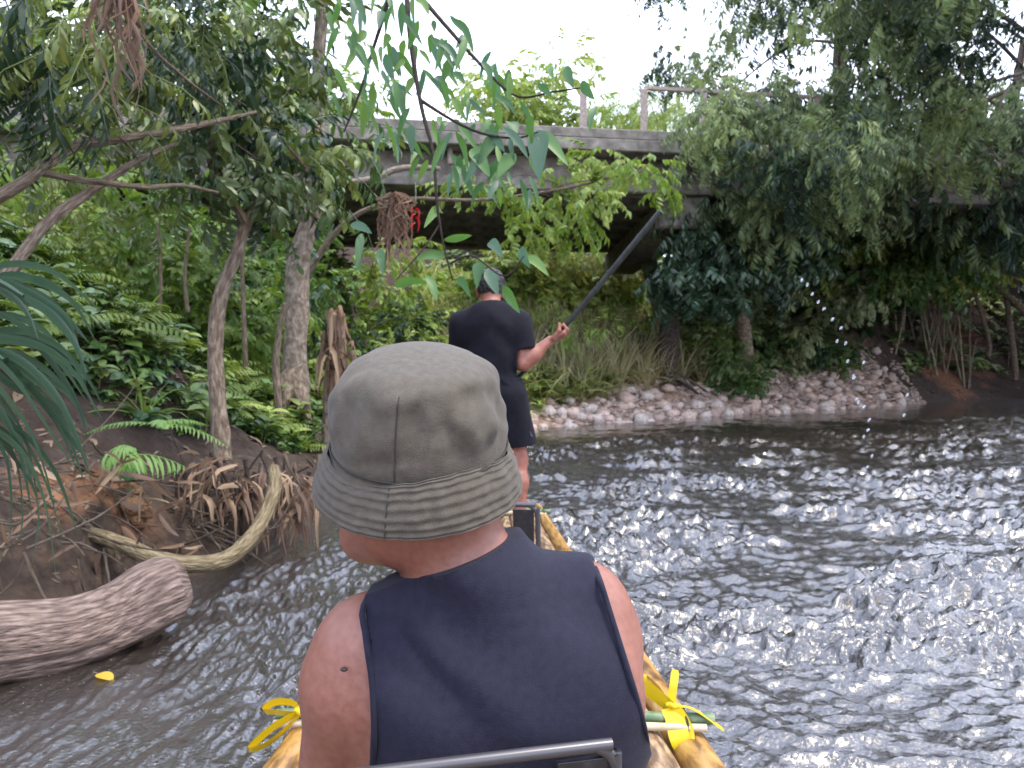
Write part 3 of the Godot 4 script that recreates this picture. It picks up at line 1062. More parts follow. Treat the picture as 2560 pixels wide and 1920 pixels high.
func build_chair(label: String, where: Vector3, yaw: float) -> void:
	# origin on the raft under the middle of the backrest; -z is where the sitter faces
	var c := thing("plastic_chair", label, "chair", where, "black chairs on the raft")
	c.rotation.y = yaw
	var top := 0.655
	var half := 0.213
	var lean := func(y: float) -> float: return 0.09 * (y - 0.2)
	var pts := []
	pts.append(Vector3(-half - 0.012, 0.03, lean.call(0.03)))
	pts.append(Vector3(-half - 0.006, 0.3, lean.call(0.3)))
	for k in 7:
		var a := PI / 2 * k / 6
		var y := top - 0.035 + 0.035 * sin(a)
		pts.append(Vector3(-half + 0.035 - 0.035 * cos(a), y, lean.call(y)))
	for k in 7:
		var a := PI / 2 * (1.0 - k / 6.0)
		var y := top - 0.035 + 0.035 * sin(a)
		pts.append(Vector3(half - 0.035 + 0.035 * cos(a), y, lean.call(y)))
	pts.append(Vector3(half + 0.006, 0.3, lean.call(0.3)))
	pts.append(Vector3(half + 0.012, 0.03, lean.call(0.03)))
	part(c, "back_frame", tube(pts, [0.0078, 0.0078], 60, 10), M.tube_metal)
	for s in [-1, 1]:
		var e := beam(Vector3(s * (half - 0.042), 0.24, lean.call(0.24)), Vector3(s * (half - 0.042), top - 0.014, lean.call(top - 0.014)), 0.062, 0.008, Vector3.BACK)
		part(c, "back_panel", e[0], M.frame, e[1])
	for y in [0.3, 0.42, 0.535]:
		var e := beam(Vector3(-half + 0.075, y, lean.call(y)), Vector3(half - 0.075, y, lean.call(y)), 0.012, 0.03)
		part(c, "back_slat", e[0], M.frame, e[1])
	part(c, "seat", box(Vector3(0.42, 0.025, 0.38), 0.01), M.frame, Transform3D(Basis(), Vector3(0, 0.205, -0.2)))
	for s in [-1, 1]:
		part(c, "leg", tube([Vector3(s * 0.2, 0.195, -0.37), Vector3(s * 0.205, 0.1, -0.375), Vector3(s * 0.21, 0.0, -0.38)], [0.0095, 0.0095, 0.0095], 4, 8), M.tube_metal)
		part(c, "leg", tube([Vector3(s * 0.2, 0.195, 0.0), Vector3(s * 0.21, 0.1, 0.02), Vector3(s * 0.22, 0.0, 0.04)], [0.0095, 0.0095, 0.0095], 4, 8), M.tube_metal)


func build_chairs() -> void:
	build_chair("black chair whose back frame crosses the seated man's lower back", Vector3(-0.093, 0.135, -0.89), 0.23)
	build_chair("empty black chair between the seated man and the standing man", Vector3(-0.13, 0.155, -2.33), -0.14)


# ---------------------------------------------------------------- people: smooth skins over bones

func bone(a: Vector3, b: Vector3, ra: float, rb: float, sc := Vector3.ONE) -> Array:
	var ba := (b - a) * sc
	return [a, ba, maxf(ba.length_squared(), 1e-9), ra, rb - ra, sc]


func field(p: Vector3, bones: Array, k: float) -> float:
	var d := 1e9
	for bn in bones:
		var pa: Vector3 = (p - bn[0]) * bn[5]
		var h: float = clampf(pa.dot(bn[1]) / bn[2], 0.0, 1.0)
		var e: float = (pa - bn[1] * h).length() - bn[3] - bn[4] * h
		if d > 1e8:
			d = e
		else:
			var g := maxf(k - absf(d - e), 0.0)
			d = minf(d, e) - g * g * 0.25 / k
	return d


# Surface nets over the bones' blended distance. change(p, d) may cut or crease the field.
func skin(bones: Array, k: float, cell: float, change = null) -> ArrayMesh:
	var lo := Vector3(1e9, 1e9, 1e9)
	var hi := -lo
	for bn in bones:
		var far: Vector3 = bn[0] + (bn[1] as Vector3) / (bn[5] as Vector3)
		var r: float = maxf(bn[3], bn[3] + bn[4]) + k
		lo = lo.min(bn[0] - Vector3.ONE * r).min(far - Vector3.ONE * r)
		hi = hi.max(bn[0] + Vector3.ONE * r).max(far + Vector3.ONE * r)
	var n := 4
	var size := cell * n
	var count := Vector3i(((hi - lo) / size).ceil())
	var vert := {}
	var quads := []
	var b := MB.new()
	var corner := PackedFloat32Array()
	corner.resize(125)
	for bz in count.z:
		for by in count.y:
			for bx in count.x:
				var base := lo + Vector3(bx, by, bz) * size
				var mid := base + Vector3.ONE * size * 0.5
				if absf(field(mid, bones, k)) > size * 1.9 + k * 0.5:
					continue
				var close := []
				var best := 1e9
				var ds := []
				for bn in bones:
					var one := field(mid, [bn], k)
					ds.append(one)
					best = minf(best, one)
				for i in bones.size():
					if ds[i] < best + size * 2.6 + k:
						close.append(bones[i])
				for z in 5:
					for y in 5:
						for x in 5:
							var p := base + Vector3(x, y, z) * cell
							var d := field(p, close, k)
							if change != null:
								d = change.call(p, d)
							corner[z * 25 + y * 5 + x] = d
				for z in 4:
					for y in 4:
						for x in 4:
							var o := z * 25 + y * 5 + x
							var sum := Vector3.ZERO
							var hits := 0
							for e in EDGES:
								var d0: float = corner[o + e[0]]
								var d1: float = corner[o + e[1]]
								if (d0 < 0.0) != (d1 < 0.0):
									sum += (e[2] as Vector3) + (e[3] as Vector3) * (d0 / (d0 - d1))
									hits += 1
							if hits == 0:
								continue
							var gx := bx * 4 + x
							var gy := by * 4 + y
							var gz := bz * 4 + z
							var p := base + (Vector3(x, y, z) + sum / hits) * cell
							var nrm := Vector3.UP
							for pass_no in 2:
								var h := cell * 0.4
								var g := Vector3.ZERO
								var d := 0.0
								for q in 4:
									var pp := p + ([Vector3.ZERO, Vector3(h, 0, 0), Vector3(0, h, 0), Vector3(0, 0, h)][q] as Vector3)
									var dd := field(pp, close, k)
									if change != null:
										dd = change.call(pp, dd)
									if q == 0:
										d = dd
									else:
										g[q - 1] = (dd - d) / h
								var len := maxf(g.length(), 0.2)
								nrm = g / len
								if pass_no == 0:
									p -= nrm * clampf(d / len, -cell * 0.6, cell * 0.6)
							vert[gx + gy * 4096 + gz * 16777216] = b.put(p, nrm.normalized())
							var inside := corner[o] < 0.0
							if inside != (corner[o + 1] < 0.0):
								quads.append([gx, gy, gz, 0, inside])
							if inside != (corner[o + 5] < 0.0):
								quads.append([gx, gy, gz, 1, inside])
							if inside != (corner[o + 25] < 0.0):
								quads.append([gx, gy, gz, 2, inside])
	for q in quads:
		var steps: Array = [[4096, 16777216], [16777216, 1], [1, 4096]][q[3]]
		var key: int = q[0] + q[1] * 4096 + q[2] * 16777216
		var a = vert.get(key)
		var c = vert.get(key - steps[0])
		var d = vert.get(key - steps[0] - steps[1])
		var e = vert.get(key - steps[1])
		if a == null or c == null or d == null or e == null:
			continue
		if q[4]:
			b.quad(a, c, d, e)
		else:
			b.quad(e, d, c, a)
	return b.done()


const EDGES := [[0, 1, Vector3(0, 0, 0), Vector3(1, 0, 0)], [5, 6, Vector3(0, 1, 0), Vector3(1, 0, 0)], [25, 26, Vector3(0, 0, 1), Vector3(1, 0, 0)], [30, 31, Vector3(0, 1, 1), Vector3(1, 0, 0)],
	[0, 5, Vector3(0, 0, 0), Vector3(0, 1, 0)], [1, 6, Vector3(1, 0, 0), Vector3(0, 1, 0)], [25, 30, Vector3(0, 0, 1), Vector3(0, 1, 0)], [26, 31, Vector3(1, 0, 1), Vector3(0, 1, 0)],
	[0, 25, Vector3(0, 0, 0), Vector3(0, 0, 1)], [1, 26, Vector3(1, 0, 0), Vector3(0, 0, 1)], [5, 30, Vector3(0, 1, 0), Vector3(0, 0, 1)], [6, 31, Vector3(1, 1, 0), Vector3(0, 0, 1)]]


func joined(list: Array) -> ArrayMesh:   # several skins as one mesh
	var b := MB.new()
	for m in list:
		var arr: Array = (m as ArrayMesh).surface_get_arrays(0)
		var off := b.v.size()
		b.v.append_array(arr[Mesh.ARRAY_VERTEX])
		b.n.append_array(arr[Mesh.ARRAY_NORMAL])
		b.uv.append_array(arr[Mesh.ARRAY_TEX_UV])
		for i in arr[Mesh.ARRAY_INDEX]:
			b.idx.append(i + off)
	return b.done()


# A hand closed round a bar: wrist, the axis of the bar, the way from wrist to knuckles and the side the thumb is on.
func hand_bones(wrist: Vector3, grip: Vector3, axis: Vector3, s := 1.0) -> Array:
	var out := []
	var fwd := (grip - wrist).normalized()
	var across := (axis - fwd * axis.dot(fwd)).normalized()
	var back := fwd.cross(across).normalized()   # the side of the palm away from the bar
	var palm := wrist.lerp(grip, 0.55) + back * 0.022 * s
	for k in 4:
		var off := across * (0.030 - 0.020 * k) * s
		out.append(bone(wrist + off * 0.4, grip + off + back * 0.026 * s, 0.016 * s, 0.0125 * s))
		var reach: float = [0.9, 1.0, 0.95, 0.8][k]
		var a := grip + off + back * 0.026 * s
		var f1 := a + (fwd * 0.032 - back * 0.006) * s * reach
		var f2 := f1 + (fwd * 0.002 - back * 0.032) * s * reach
		var f3 := f2 + (-fwd * 0.022 - back * 0.008) * s * reach
		out.append(bone(a, f1, 0.0105 * s, 0.0098 * s))
		out.append(bone(f1, f2, 0.0098 * s, 0.009 * s))
		out.append(bone(f2, f3, 0.009 * s, 0.0078 * s))
	var t0 := wrist.lerp(palm, 0.5) + across * 0.026 * s
	var t1 := grip + across * 0.05 * s + back * 0.004 * s - fwd * 0.012 * s
	var t2 := grip + across * 0.052 * s - back * 0.022 * s + fwd * 0.012 * s
	out.append(bone(t0, t1, 0.015 * s, 0.0115 * s))
	out.append(bone(t1, t2, 0.0112 * s, 0.009 * s))
	return out


func build_seated_person() -> void:
	var seat := Vector3(-0.03, 0.385, -1.1)
	var o := thing("person", "seated person in an olive bucket hat and navy sleeveless shirt seen from behind", "person", seat)
	var inv := -seat
	# joints, metres in the world
	var pelvis := Vector3(-0.03, 0.45, -1.08)
	var chest := Vector3(-0.02, 0.73, -1.06)
	var shl := Vector3(-0.205, 0.855, -1.04)
	var shr := Vector3(0.108, 0.885, -1.1)
	var nape := Vector3(-0.05, 0.93, -1.06)
	var skull := Vector3(-0.108, 1.09, -1.06)
	for j in [0]:
		pelvis += inv
		chest += inv
		shl += inv
		shr += inv
		nape += inv
		skull += inv
	var flat := Vector3(1, 1, 1.45)
	var trunk := [
		bone(pelvis, chest, 0.185, 0.19, flat),
		bone(pelvis + Vector3(0.0, 0.0, 0), pelvis + Vector3(0, 0.12, 0), 0.2, 0.19, flat),
		bone(chest + Vector3(-0.075, 0.05, 0.02), chest + Vector3(0.075, 0.06, 0.01), 0.125, 0.125, Vector3(1, 1, 1.25)),
		bone(nape + Vector3(0, -0.03, 0.005), shl + Vector3(0.03, 0.012, 0), 0.062, 0.052),
		bone(nape + Vector3(0, -0.03, 0.0), shr + Vector3(-0.03, 0.012, 0), 0.062, 0.055),
		bone(nape + Vector3(0, -0.12, 0), nape + Vector3(0, 0.0, 0), 0.085, 0.062),
	]
	var elbow_l := shl + Vector3(-0.07, -0.27, -0.06)
	var elbow_r := shr + Vector3(0.035, -0.2, -0.2)
	var wrist_l := elbow_l + Vector3(0.14, 0.0, -0.2)
	var wrist_r := elbow_r + Vector3(-0.1, -0.02, -0.22)
	var arms := [
		bone(shl, shl + Vector3(-0.012, -0.05, 0), 0.062, 0.062), bone(shl + Vector3(-0.012, -0.05, 0.004), elbow_l, 0.061, 0.043), bone(elbow_l, wrist_l, 0.043, 0.027),
		bone(shr, shr + Vector3(0.012, -0.05, -0.02), 0.06, 0.06), bone(shr + Vector3(0.012, -0.05, -0.02), elbow_r, 0.058, 0.043), bone(elbow_r, wrist_r, 0.043, 0.027),
	]
	var turn := Basis(Vector3.UP, 0.62)
	var head := [
		bone(nape + Vector3(0, -0.05, 0.005), nape.lerp(skull, 0.62), 0.066, 0.062),
		bone(skull + Vector3(0, 0.012, 0.012), skull + Vector3(0.0, 0.0, -0.025), 0.088, 0.085, Vector3(1.1, 0.92, 0.95)),
		bone(skull + turn * Vector3(-0.035, -0.07, -0.015), skull + turn * Vector3(-0.012, -0.1, -0.085), 0.05, 0.034),   # jaw, turned to the left
		bone(skull + turn * Vector3(0.035, -0.07, -0.015), skull + turn * Vector3(0.012, -0.1, -0.085), 0.05, 0.034),
		bone(skull + turn * Vector3(0.0, -0.02, -0.07), skull + turn * Vector3(0, -0.05, -0.088), 0.06, 0.05),
		bone(skull + turn * Vector3(0, -0.03, -0.128), skull + turn * Vector3(0, -0.045, -0.142), 0.012, 0.016),   # nose
		bone(skull + turn * Vector3(-0.088, -0.02, 0.0), skull + turn * Vector3(-0.085, -0.055, -0.008), 0.014, 0.01, Vector3(1.6, 1, 0.8)),   # ears
		bone(skull + turn * Vector3(0.088, -0.02, 0.0), skull + turn * Vector3(0.082, -0.055, -0.008), 0.014, 0.01, Vector3(1.6, 1, 0.8)),
	]
	head.append(bone(at(965, 1296, 1.05) + inv, at(912, 1338, 1.1) + inv, 0.046, 0.036))
	var knee_l := pelvis + Vector3(-0.17, 0.02, -0.42)
	var knee_r := pelvis + Vector3(0.15, 0.02, -0.42)
	var legs := [
		bone(pelvis + Vector3(-0.09, -0.02, -0.03), knee_l, 0.085, 0.06), bone(knee_l, knee_l + Vector3(0, -0.27, -0.08), 0.055, 0.038), bone(knee_l + Vector3(0, -0.29, -0.06), knee_l + Vector3(-0.01, -0.3, -0.24), 0.036, 0.026),
		bone(pelvis + Vector3(0.09, -0.02, -0.03), knee_r, 0.085, 0.06), bone(knee_r, knee_r + Vector3(0, -0.27, -0.08), 0.055, 0.038), bone(knee_r + Vector3(0, -0.29, -0.06), knee_r + Vector3(0.01, -0.3, -0.24), 0.036, 0.026),
	]
	var hl := hand_bones(wrist_l, wrist_l + Vector3(0.02, -0.01, -0.08), Vector3(1, 0, 0.2))
	var hr := hand_bones(wrist_r, wrist_r + Vector3(-0.02, -0.01, -0.08), Vector3(-1, 0, 0.2))
	var body := joined([skin(trunk + arms + head + legs, 0.045, 0.011), skin(hl, 0.008, 0.005), skin(hr, 0.008, 0.005)])
	part(o, "body", body, M.skin)
	# the shirt: the trunk a little larger, cut at the armholes and closed by a stand collar round the neck
	var neck_dir := (skull - nape).normalized()
	var collar_top := nape + neck_dir * 0.052
	var shirt_cut := func(p: Vector3, d: float) -> float:
		var y := p.y
		var y0 := 0.79 - 0.385
		var folds := 0.0
		folds += 0.0065 * sin((p.x * 0.75 + y * 1.0) * 46.0 + 3.0 * fine.get_noise_3d(p.x * 4, y * 4, p.z * 4)) * smoothstep(0.36, 0.5, y) * smoothstep(0.14, -0.06, p.x)
		folds += 0.0085 * fine.get_noise_3d(p.x * 7.0 + y * 5.0, y * 4.0 - p.x * 3.0, p.z * 5.0)
		folds += 0.0025 * sin(p.x * 60.0 - y * 34.0 + 5.0 * fine.get_noise_3d(p.x * 5, y * 5, 2.0)) * smoothstep(0.12, 0.2, p.x)
		var e: float = d - 0.0135 - maxf(folds, -0.0085)
		e = maxf(e, -(p.x + 0.142 + 1.25 * (y - y0) * (y - y0)))
		e = maxf(e, p.x - (0.208 - 0.3 * (y - 0.365)) if y > 0.2 else e)
		e = maxf(e, (p - collar_top).dot(neck_dir))
		return maxf(maxf(e, 0.02 - y), -(p.z + 0.15))
	var collar := bone(nape + Vector3(0.004, -0.06, 0.012), nape + neck_dir * 0.07 + Vector3(0.004, 0, 0.0), 0.068, 0.062)
	part(o, "sleeveless_shirt", skin(trunk + [collar, arms[0], arms[1], arms[3], arms[4]], 0.045, 0.0065, shirt_cut), M.shirt)
	# bindings sewn round the armholes
	var cloth := trunk + [collar, arms[0], arms[1], arms[3], arms[4]]
	for side in 2:
		var loop := []
		for face in [1.0, -1.0]:
			for k in 15:
				var t := k / 14.0
				var y := lerpf(0.24, 0.56, t if face > 0 else 1.0 - t)
				var x: float = -0.142 - 1.25 * (y - 0.405) * (y - 0.405) if side == 0 else 0.208 - 0.3 * (y - 0.365)
				var z: float = 0.26 * face
				var hit := false
				for q in 90:
					if field(Vector3(x, y, z), cloth, 0.045) < 0.015:
						hit = true
						break
					z -= 0.004 * face
				if hit:
					loop.append(Vector3(x, y, z))
		if loop.size() > 5:
			part(o, "armhole_binding", tube(loop, [0.0005, 0.004, 0.0042, 0.0042, 0.0042, 0.0042, 0.004, 0.0005], 70, 7), M.shirt)
	var hem := func(p: Vector3, d: float) -> float:
		return maxf(d - 0.014 - 0.004 * fine.get_noise_3d(p.x * 9, p.y * 9, p.z * 9), p.y - 0.09)
	part(o, "trousers", skin([legs[0], legs[1], legs[3], legs[4], bone(pelvis + Vector3(0, -0.02, 0), pelvis + Vector3(0, 0.03, 0), 0.17, 0.18, flat)], 0.04, 0.016, hem), M.tee)
	var mole := SphereMesh.new()
	mole.radius = 0.0032
	mole.height = 0.005
	mole.radial_segments = 12
	mole.rings = 6
	part(o, "mole", mole, M.mole, Transform3D(Basis(Vector3.RIGHT, 0.4).scaled(Vector3(1.5, 1.1, 1)), MOLE_AT))
	build_hat(o, skull + Vector3(-0.02, 0.042, 0.0))


const MOLE_AT := Vector3(-0.182, 0.47, 0.142)


func build_hat(o: Node3D, where: Vector3) -> void:
	# local frame: y up through the crown, +z the back of the head
	var frame := Transform3D(Basis(Vector3.RIGHT, 0.3) * Basis(Vector3.BACK, -0.035), where)
	var bend := func(r: float, h: float, a: float, bulge: float) -> Vector3:   # ellipse, dents and slack in the cloth
		var dir := Vector3(sin(a), 0, cos(a))
		var p := dir * r * (Vector3(1.0, 0, 1.1))
		p.y = h
		var up := clampf(h / 0.14, 0.0, 1.0)
		bulge = lerpf(0.25, bulge, smoothstep(0.0, 0.035, h))
		var w := fine.get_noise_3d(p.x * 9.0 + 4.0, p.y * 11.0, p.z * 9.0) * 0.007 + fine.get_noise_3d(p.x * 21.0, p.y * 24.0 + 8.0, p.z * 21.0) * 0.003
		w *= bulge * (0.55 + 0.9 * sin(PI * up))
		# a dent at the upper left of the crown, slack folds beside the back seam
		w -= 0.014 * exp(-(p - Vector3(-0.085, 0.118, 0.03)).length_squared() / 0.0011) * bulge
		w -= 0.006 * exp(-pow((p.x - 0.012) / 0.013, 2) - pow((h - 0.085) / 0.03, 2)) * bulge
		w += 0.005 * exp(-pow((p.x + 0.02) / 0.014, 2) - pow((h - 0.08) / 0.04, 2)) * bulge
		w -= 0.007 * exp(-pow((p.x - 0.075 + h * 0.4) / 0.012, 2) - pow((h - 0.06) / 0.035, 2)) * bulge
		w -= 0.005 * exp(-pow((h - 0.03 - p.x * 0.25) / 0.01, 2)) * smoothstep(0.06, -0.05, p.x) * bulge
		return p + dir * w
	var lathe := func(prof: Array, steps: int, bulge: float, rows: float) -> ArrayMesh:
		var b := MB.new()
		var n := 180
		var pr := spline(prof.map(func(e): return e[0]), steps)
		var ph := spline(prof.map(func(e): return e[1]), steps)
		for i in steps + 1:
			for k in n + 1:
				var a := TAU * (k % n) / n
				var r: float = pr[i]
				var h: float = ph[i]
				var p: Vector3 = bend.call(r, h, a, bulge)
				if rows > 0.0:
					var t := float(i) / steps
					var dir := Vector3(sin(a), 0, cos(a))
					p += dir * (0.0011 * sin(t * TAU * rows) + 0.0035 * t * sin(a * 5.0 + 1.0) + 0.003 * t * fine.get_noise_2d(a * 3.0, 5.0) + 0.0016 * fine.get_noise_3d(p.x * 40.0, p.y * 40.0, p.z * 40.0))
					p.y += 0.005 * t * sin(a * 3.0 + 0.6) + 0.006 * t * sin(a * 2.0)
				b.v.append(p)
				b.n.append(Vector3.ZERO)
				b.uv.append(Vector2(float(k) / n, float(i) / steps))
		for i in steps:
			for k in n:
				var a := i * (n + 1) + k
				b.quad(a, a + 1, a + n + 2, a + n + 1)
				var face := (b.v[a + 1] - b.v[a]).cross(b.v[a + n + 1] - b.v[a])
				for q in [a, a + 1, a + n + 1, a + n + 2]:
					b.n[q] += face
		for i in steps + 1:
			var s := b.n[i * (n + 1)] + b.n[i * (n + 1) + n]
			b.n[i * (n + 1)] = s
			b.n[i * (n + 1) + n] = s
		for q in b.n.size():
			b.n[q] = b.n[q].normalized()
		return b.done()
	var hat := part(o, "bucket_hat", lathe.call([[0.1195, -0.003], [0.12, 0.02], [0.117, 0.048], [0.1115, 0.075], [0.103, 0.097], [0.091, 0.111], [0.072, 0.12], [0.045, 0.125], [0.02, 0.1268], [0.0002, 0.127]], 72, 1.0, 0.0), M.hat, frame)
	# the brim: outer face down, round the edge and back up inside
	part(hat, "brim", lathe.call([[0.1435, -0.0605], [0.1445, -0.0595], [0.1405, -0.043], [0.133, -0.02], [0.1245, -0.004], [0.1205, 0.001]], 66, 0.25, 9.5), M.hat)
	part(hat, "brim_lining", lathe.call([[0.1165, -0.002], [0.12, -0.008], [0.13, -0.026], [0.138, -0.045], [0.1435, -0.0607]], 24, 0.25, 0.0), M.hat)
	var seam := []
	for i in 13:
		var t := i / 12.0
		var h := lerpf(0.0, 0.106, t)
		var r := step_of(h, [[0.0, 0.12], [0.02, 0.1202], [0.048, 0.1172], [0.075, 0.1117], [0.097, 0.1032], [0.111, 0.0912]])
		var p: Vector3 = bend.call(r, h, -0.13 + 0.02 * t, 1.0)
		seam.append(p + Vector3(0, 0, 0.0006))
	part(hat, "back_seam", tube(seam, [0.0011, 0.0011], 40, 6), M.thread)
	var brim_seam := []
	for i in 7:
		var t := i / 6.0
		var h := lerpf(-0.003, -0.06, t)
		var r := step_of(-h, [[0.0, 0.1225], [0.02, 0.1338], [0.043, 0.1413], [0.0595, 0.1452]])
		brim_seam.append(Vector3(sin(-0.17) * r, h, cos(-0.17) * r * 1.1 + 0.001))
	part(hat, "brim_seam", tube(brim_seam, [0.001, 0.001], 20, 6), M.thread)
	var band := []
	for k in 49:
		var a := TAU * k / 48
		var p: Vector3 = bend.call(0.1215, 0.001, a, 0.25)
		band.append(p)
	part(hat, "brim_join", tube(band, [0.0013, 0.0013], 96, 5), M.thread)


func build_standing_person() -> void:
	var feet := Vector3(-0.12, 0.172, -4.6)
	var o := thing("person", "standing person in black T-shirt and shorts poling the raft", "person", feet)
	var w := func(px: float, py: float, d: float) -> Vector3: return at(px, py, d) - feet
	var neck: Vector3 = w.call(1230, 768, 4.61)
	var skull: Vector3 = w.call(1227, 712, 4.66)
	var shl: Vector3 = w.call(1158, 808, 4.62)
	var shr: Vector3 = w.call(1296, 806, 4.6)
	var hips := Vector3(0.03, 0.86, 0.0)
	var mid := Vector3(-0.005, 1.06, 0.02)
	var chest := Vector3(-0.0, 1.25, 0.01)
	var el_r: Vector3 = w.call(1309, 907, 4.58)
	var hd_r: Vector3 = w.call(1402, 828, 4.6)
	var el_l: Vector3 = w.call(1148, 905, 4.74)
	var hd_l: Vector3 = w.call(1225, 1018, 4.86)
	var kn_l := Vector3(-0.07, 0.46, 0.0)
	var kn_r := Vector3(0.155, 0.46, -0.02)
	var an_l := Vector3(-0.09, 0.075, 0.03)
	var an_r := Vector3(0.165, 0.075, 0.04)
	var flat := Vector3(1, 1, 1.45)
	var trunk := [bone(hips, mid, 0.135, 0.122, flat), bone(mid, chest, 0.125, 0.155, flat), bone(shl + Vector3(0.04, -0.05, 0), shr + Vector3(-0.04, -0.05, 0), 0.095, 0.095, Vector3(1, 1, 1.1)),
		bone(neck + Vector3(0, -0.04, 0), shl, 0.055, 0.05), bone(neck + Vector3(0, -0.04, 0), shr, 0.055, 0.05)]
	var hand_dir := (hd_r - el_r).normalized()
	var wrist_r := hd_r - hand_dir * 0.085
	var hand_dir_l := (hd_l - el_l).normalized()
	var wrist_l := hd_l - hand_dir_l * 0.085
	var limbs := [bone(shr, el_r, 0.055, 0.042), bone(el_r, el_r.lerp(wrist_r, 0.35), 0.042, 0.043), bone(el_r.lerp(wrist_r, 0.35), wrist_r, 0.043, 0.026),
		bone(shl, el_l, 0.055, 0.042), bone(el_l, wrist_l, 0.042, 0.026),
		bone(hips + Vector3(-0.08, -0.02, 0), kn_l, 0.082, 0.056), bone(kn_l, kn_l.lerp(an_l, 0.35) + Vector3(0, 0, 0.015), 0.053, 0.055), bone(kn_l.lerp(an_l, 0.35) + Vector3(0, 0, 0.015), an_l, 0.055, 0.034),
		bone(hips + Vector3(0.08, -0.02, 0), kn_r, 0.082, 0.056), bone(kn_r, kn_r.lerp(an_r, 0.35) + Vector3(0, 0, 0.015), 0.053, 0.055), bone(kn_r.lerp(an_r, 0.35) + Vector3(0, 0, 0.015), an_r, 0.055, 0.034)]
	for an in [an_l, an_r]:
		limbs.append(bone(an + Vector3(0, -0.045, 0.03), an + Vector3(0, -0.045, -0.1), 0.03, 0.03))
		limbs.append(bone(an + Vector3(0, -0.045, -0.1), an + Vector3(0, -0.053, -0.16), 0.034, 0.02))
	var head := [bone(neck + Vector3(0, -0.06, 0), skull + Vector3(0, -0.06, 0.02), 0.06, 0.055),
		bone(skull + Vector3(0, 0.0, 0.0), skull + Vector3(0, -0.02, -0.05), 0.084, 0.08, Vector3(1.1, 0.95, 0.95)),
		bone(skull + Vector3(0, -0.09, -0.09), skull + Vector3(0, -0.1, -0.11), 0.05, 0.036),
		bone(skull + Vector3(0, -0.055, -0.135), skull + Vector3(0, -0.07, -0.15), 0.011, 0.015),
		bone(skull + Vector3(-0.083, -0.03, -0.005), skull + Vector3(-0.08, -0.065, -0.012), 0.015, 0.011, Vector3(1.6, 1, 0.8)),
		bone(skull + Vector3(0.083, -0.03, -0.005), skull + Vector3(0.08, -0.065, -0.012), 0.015, 0.011, Vector3(1.6, 1, 0.8))]
	var pole_dir: Vector3 = ((w.call(1560, 655, 4.42) as Vector3) - (w.call(1225, 1018, 4.86) as Vector3)).normalized()
	var hr := hand_bones(wrist_r, hd_r, pole_dir, 1.05)
	var hl := hand_bones(wrist_l, hd_l, -pole_dir, 1.05)
	part(o, "body", joined([skin(trunk + limbs + head, 0.04, 0.015), skin(hr, 0.007, 0.005), skin(hl, 0.007, 0.006)]), M.sun_skin)
	var up_r := (el_r - shr).normalized()
	var up_l := (el_l - shl).normalized()
	var sl_r := shr + up_r * 0.17
	var sl_l := shl + up_l * 0.17
	var tee_cut := func(p: Vector3, d: float) -> float:
		var f := 0.007 * fine.get_noise_3d(p.x * 6.0, p.y * 5.0, p.z * 6.0)
		f += 0.006 * sin(absf(p.x + 0.01) * 30.0 + p.y * 34.0) * smoothstep(1.0, 1.15, p.y) * smoothstep(1.42, 1.3, p.y) * smoothstep(0.16, 0.08, absf(p.x + 0.01))
		f += 0.006 * sin(p.y * 46.0 + p.x * 22.0 + 3.0 * fine.get_noise_2d(p.x * 7, p.y * 7)) * smoothstep(1.05, 0.85, p.y)
		var e: float = d - 0.016 - f
		e = maxf(e, minf((p - sl_r).dot(up_r), p.x - 0.13 - 0.02 * p.y))
		e = maxf(e, minf((p - sl_l).dot(up_l), -0.19 - p.x))
		e = maxf(e, 0.76 - p.y - 0.01 * sin(p.x * 20.0))
		return maxf(e, (p - neck).dot(Vector3(0, 0.9, -0.42)) - 0.002)
	part(o, "t_shirt", skin(trunk + [bone(shr, el_r, 0.062, 0.064), bone(shl, el_l, 0.062, 0.064), bone(hips + Vector3(0, -0.1, 0), hips, 0.15, 0.15, flat)], 0.035, 0.012, tee_cut), M.tee)
	var short_cut := func(p: Vector3, d: float) -> float:
		var f := 0.008 * fine.get_noise_3d(p.x * 7.0, p.y * 4.0, p.z * 7.0)
		return maxf(maxf(d - 0.012 - f, p.y - 0.95), 0.52 - p.y + 0.12 * p.x)
	part(o, "shorts", skin([bone(hips, hips + Vector3(0, 0.06, 0), 0.145, 0.14, flat), bone(hips + Vector3(-0.075, -0.02, 0), kn_l + Vector3(-0.005, 0, 0), 0.1, 0.1), bone(hips + Vector3(0.075, -0.02, 0), kn_r + Vector3(0.01, 0, 0), 0.1, 0.1)], 0.03, 0.014, short_cut), M.tee)
	var side := []
	for k in 9:
		var t := k / 8.0
		side.append(Vector3(lerpf(0.16, 0.243, t) - 0.01 * sin(t * PI), lerpf(0.83, 0.6, t) - 0.02 * sin(t * PI), lerpf(0.075, 0.05, t)))
	part(o, "side_stripe", strip(side, 0.012, 16, Vector3(0.9, 0.3, 0.2)), M.stripe)
	var hair_cut := func(p: Vector3, d: float) -> float:
		var q := p - skull
		var f := 0.006 * fine.get_noise_3d(p.x * 30.0, p.y * 30.0, p.z * 30.0)
		return maxf(d - 0.012 - f, -(q.y + 0.058 + 0.55 * minf(q.z, 0.02)))
	part(o, "hair", skin([head[1]], 0.02, 0.009, hair_cut), M.hair)
	# the pole in both hands
	var pa := at(1120, 1140, 4.99)
	var pb := at(1225, 1018, 4.86)
	var pc := at(1403, 826, 4.6)
	var pd := at(1652, 528, 4.3)
	var pole := thing("punting_pole", "long dark pole held slantwise by the standing man", "pole", pb)
	part(pole, "shaft", tube([pa - pb, Vector3.ZERO, pc - pb, pd - pb], [0.013, 0.014, 0.0155, 0.017], 30, 12, 0.05, 1.0), M.pole)
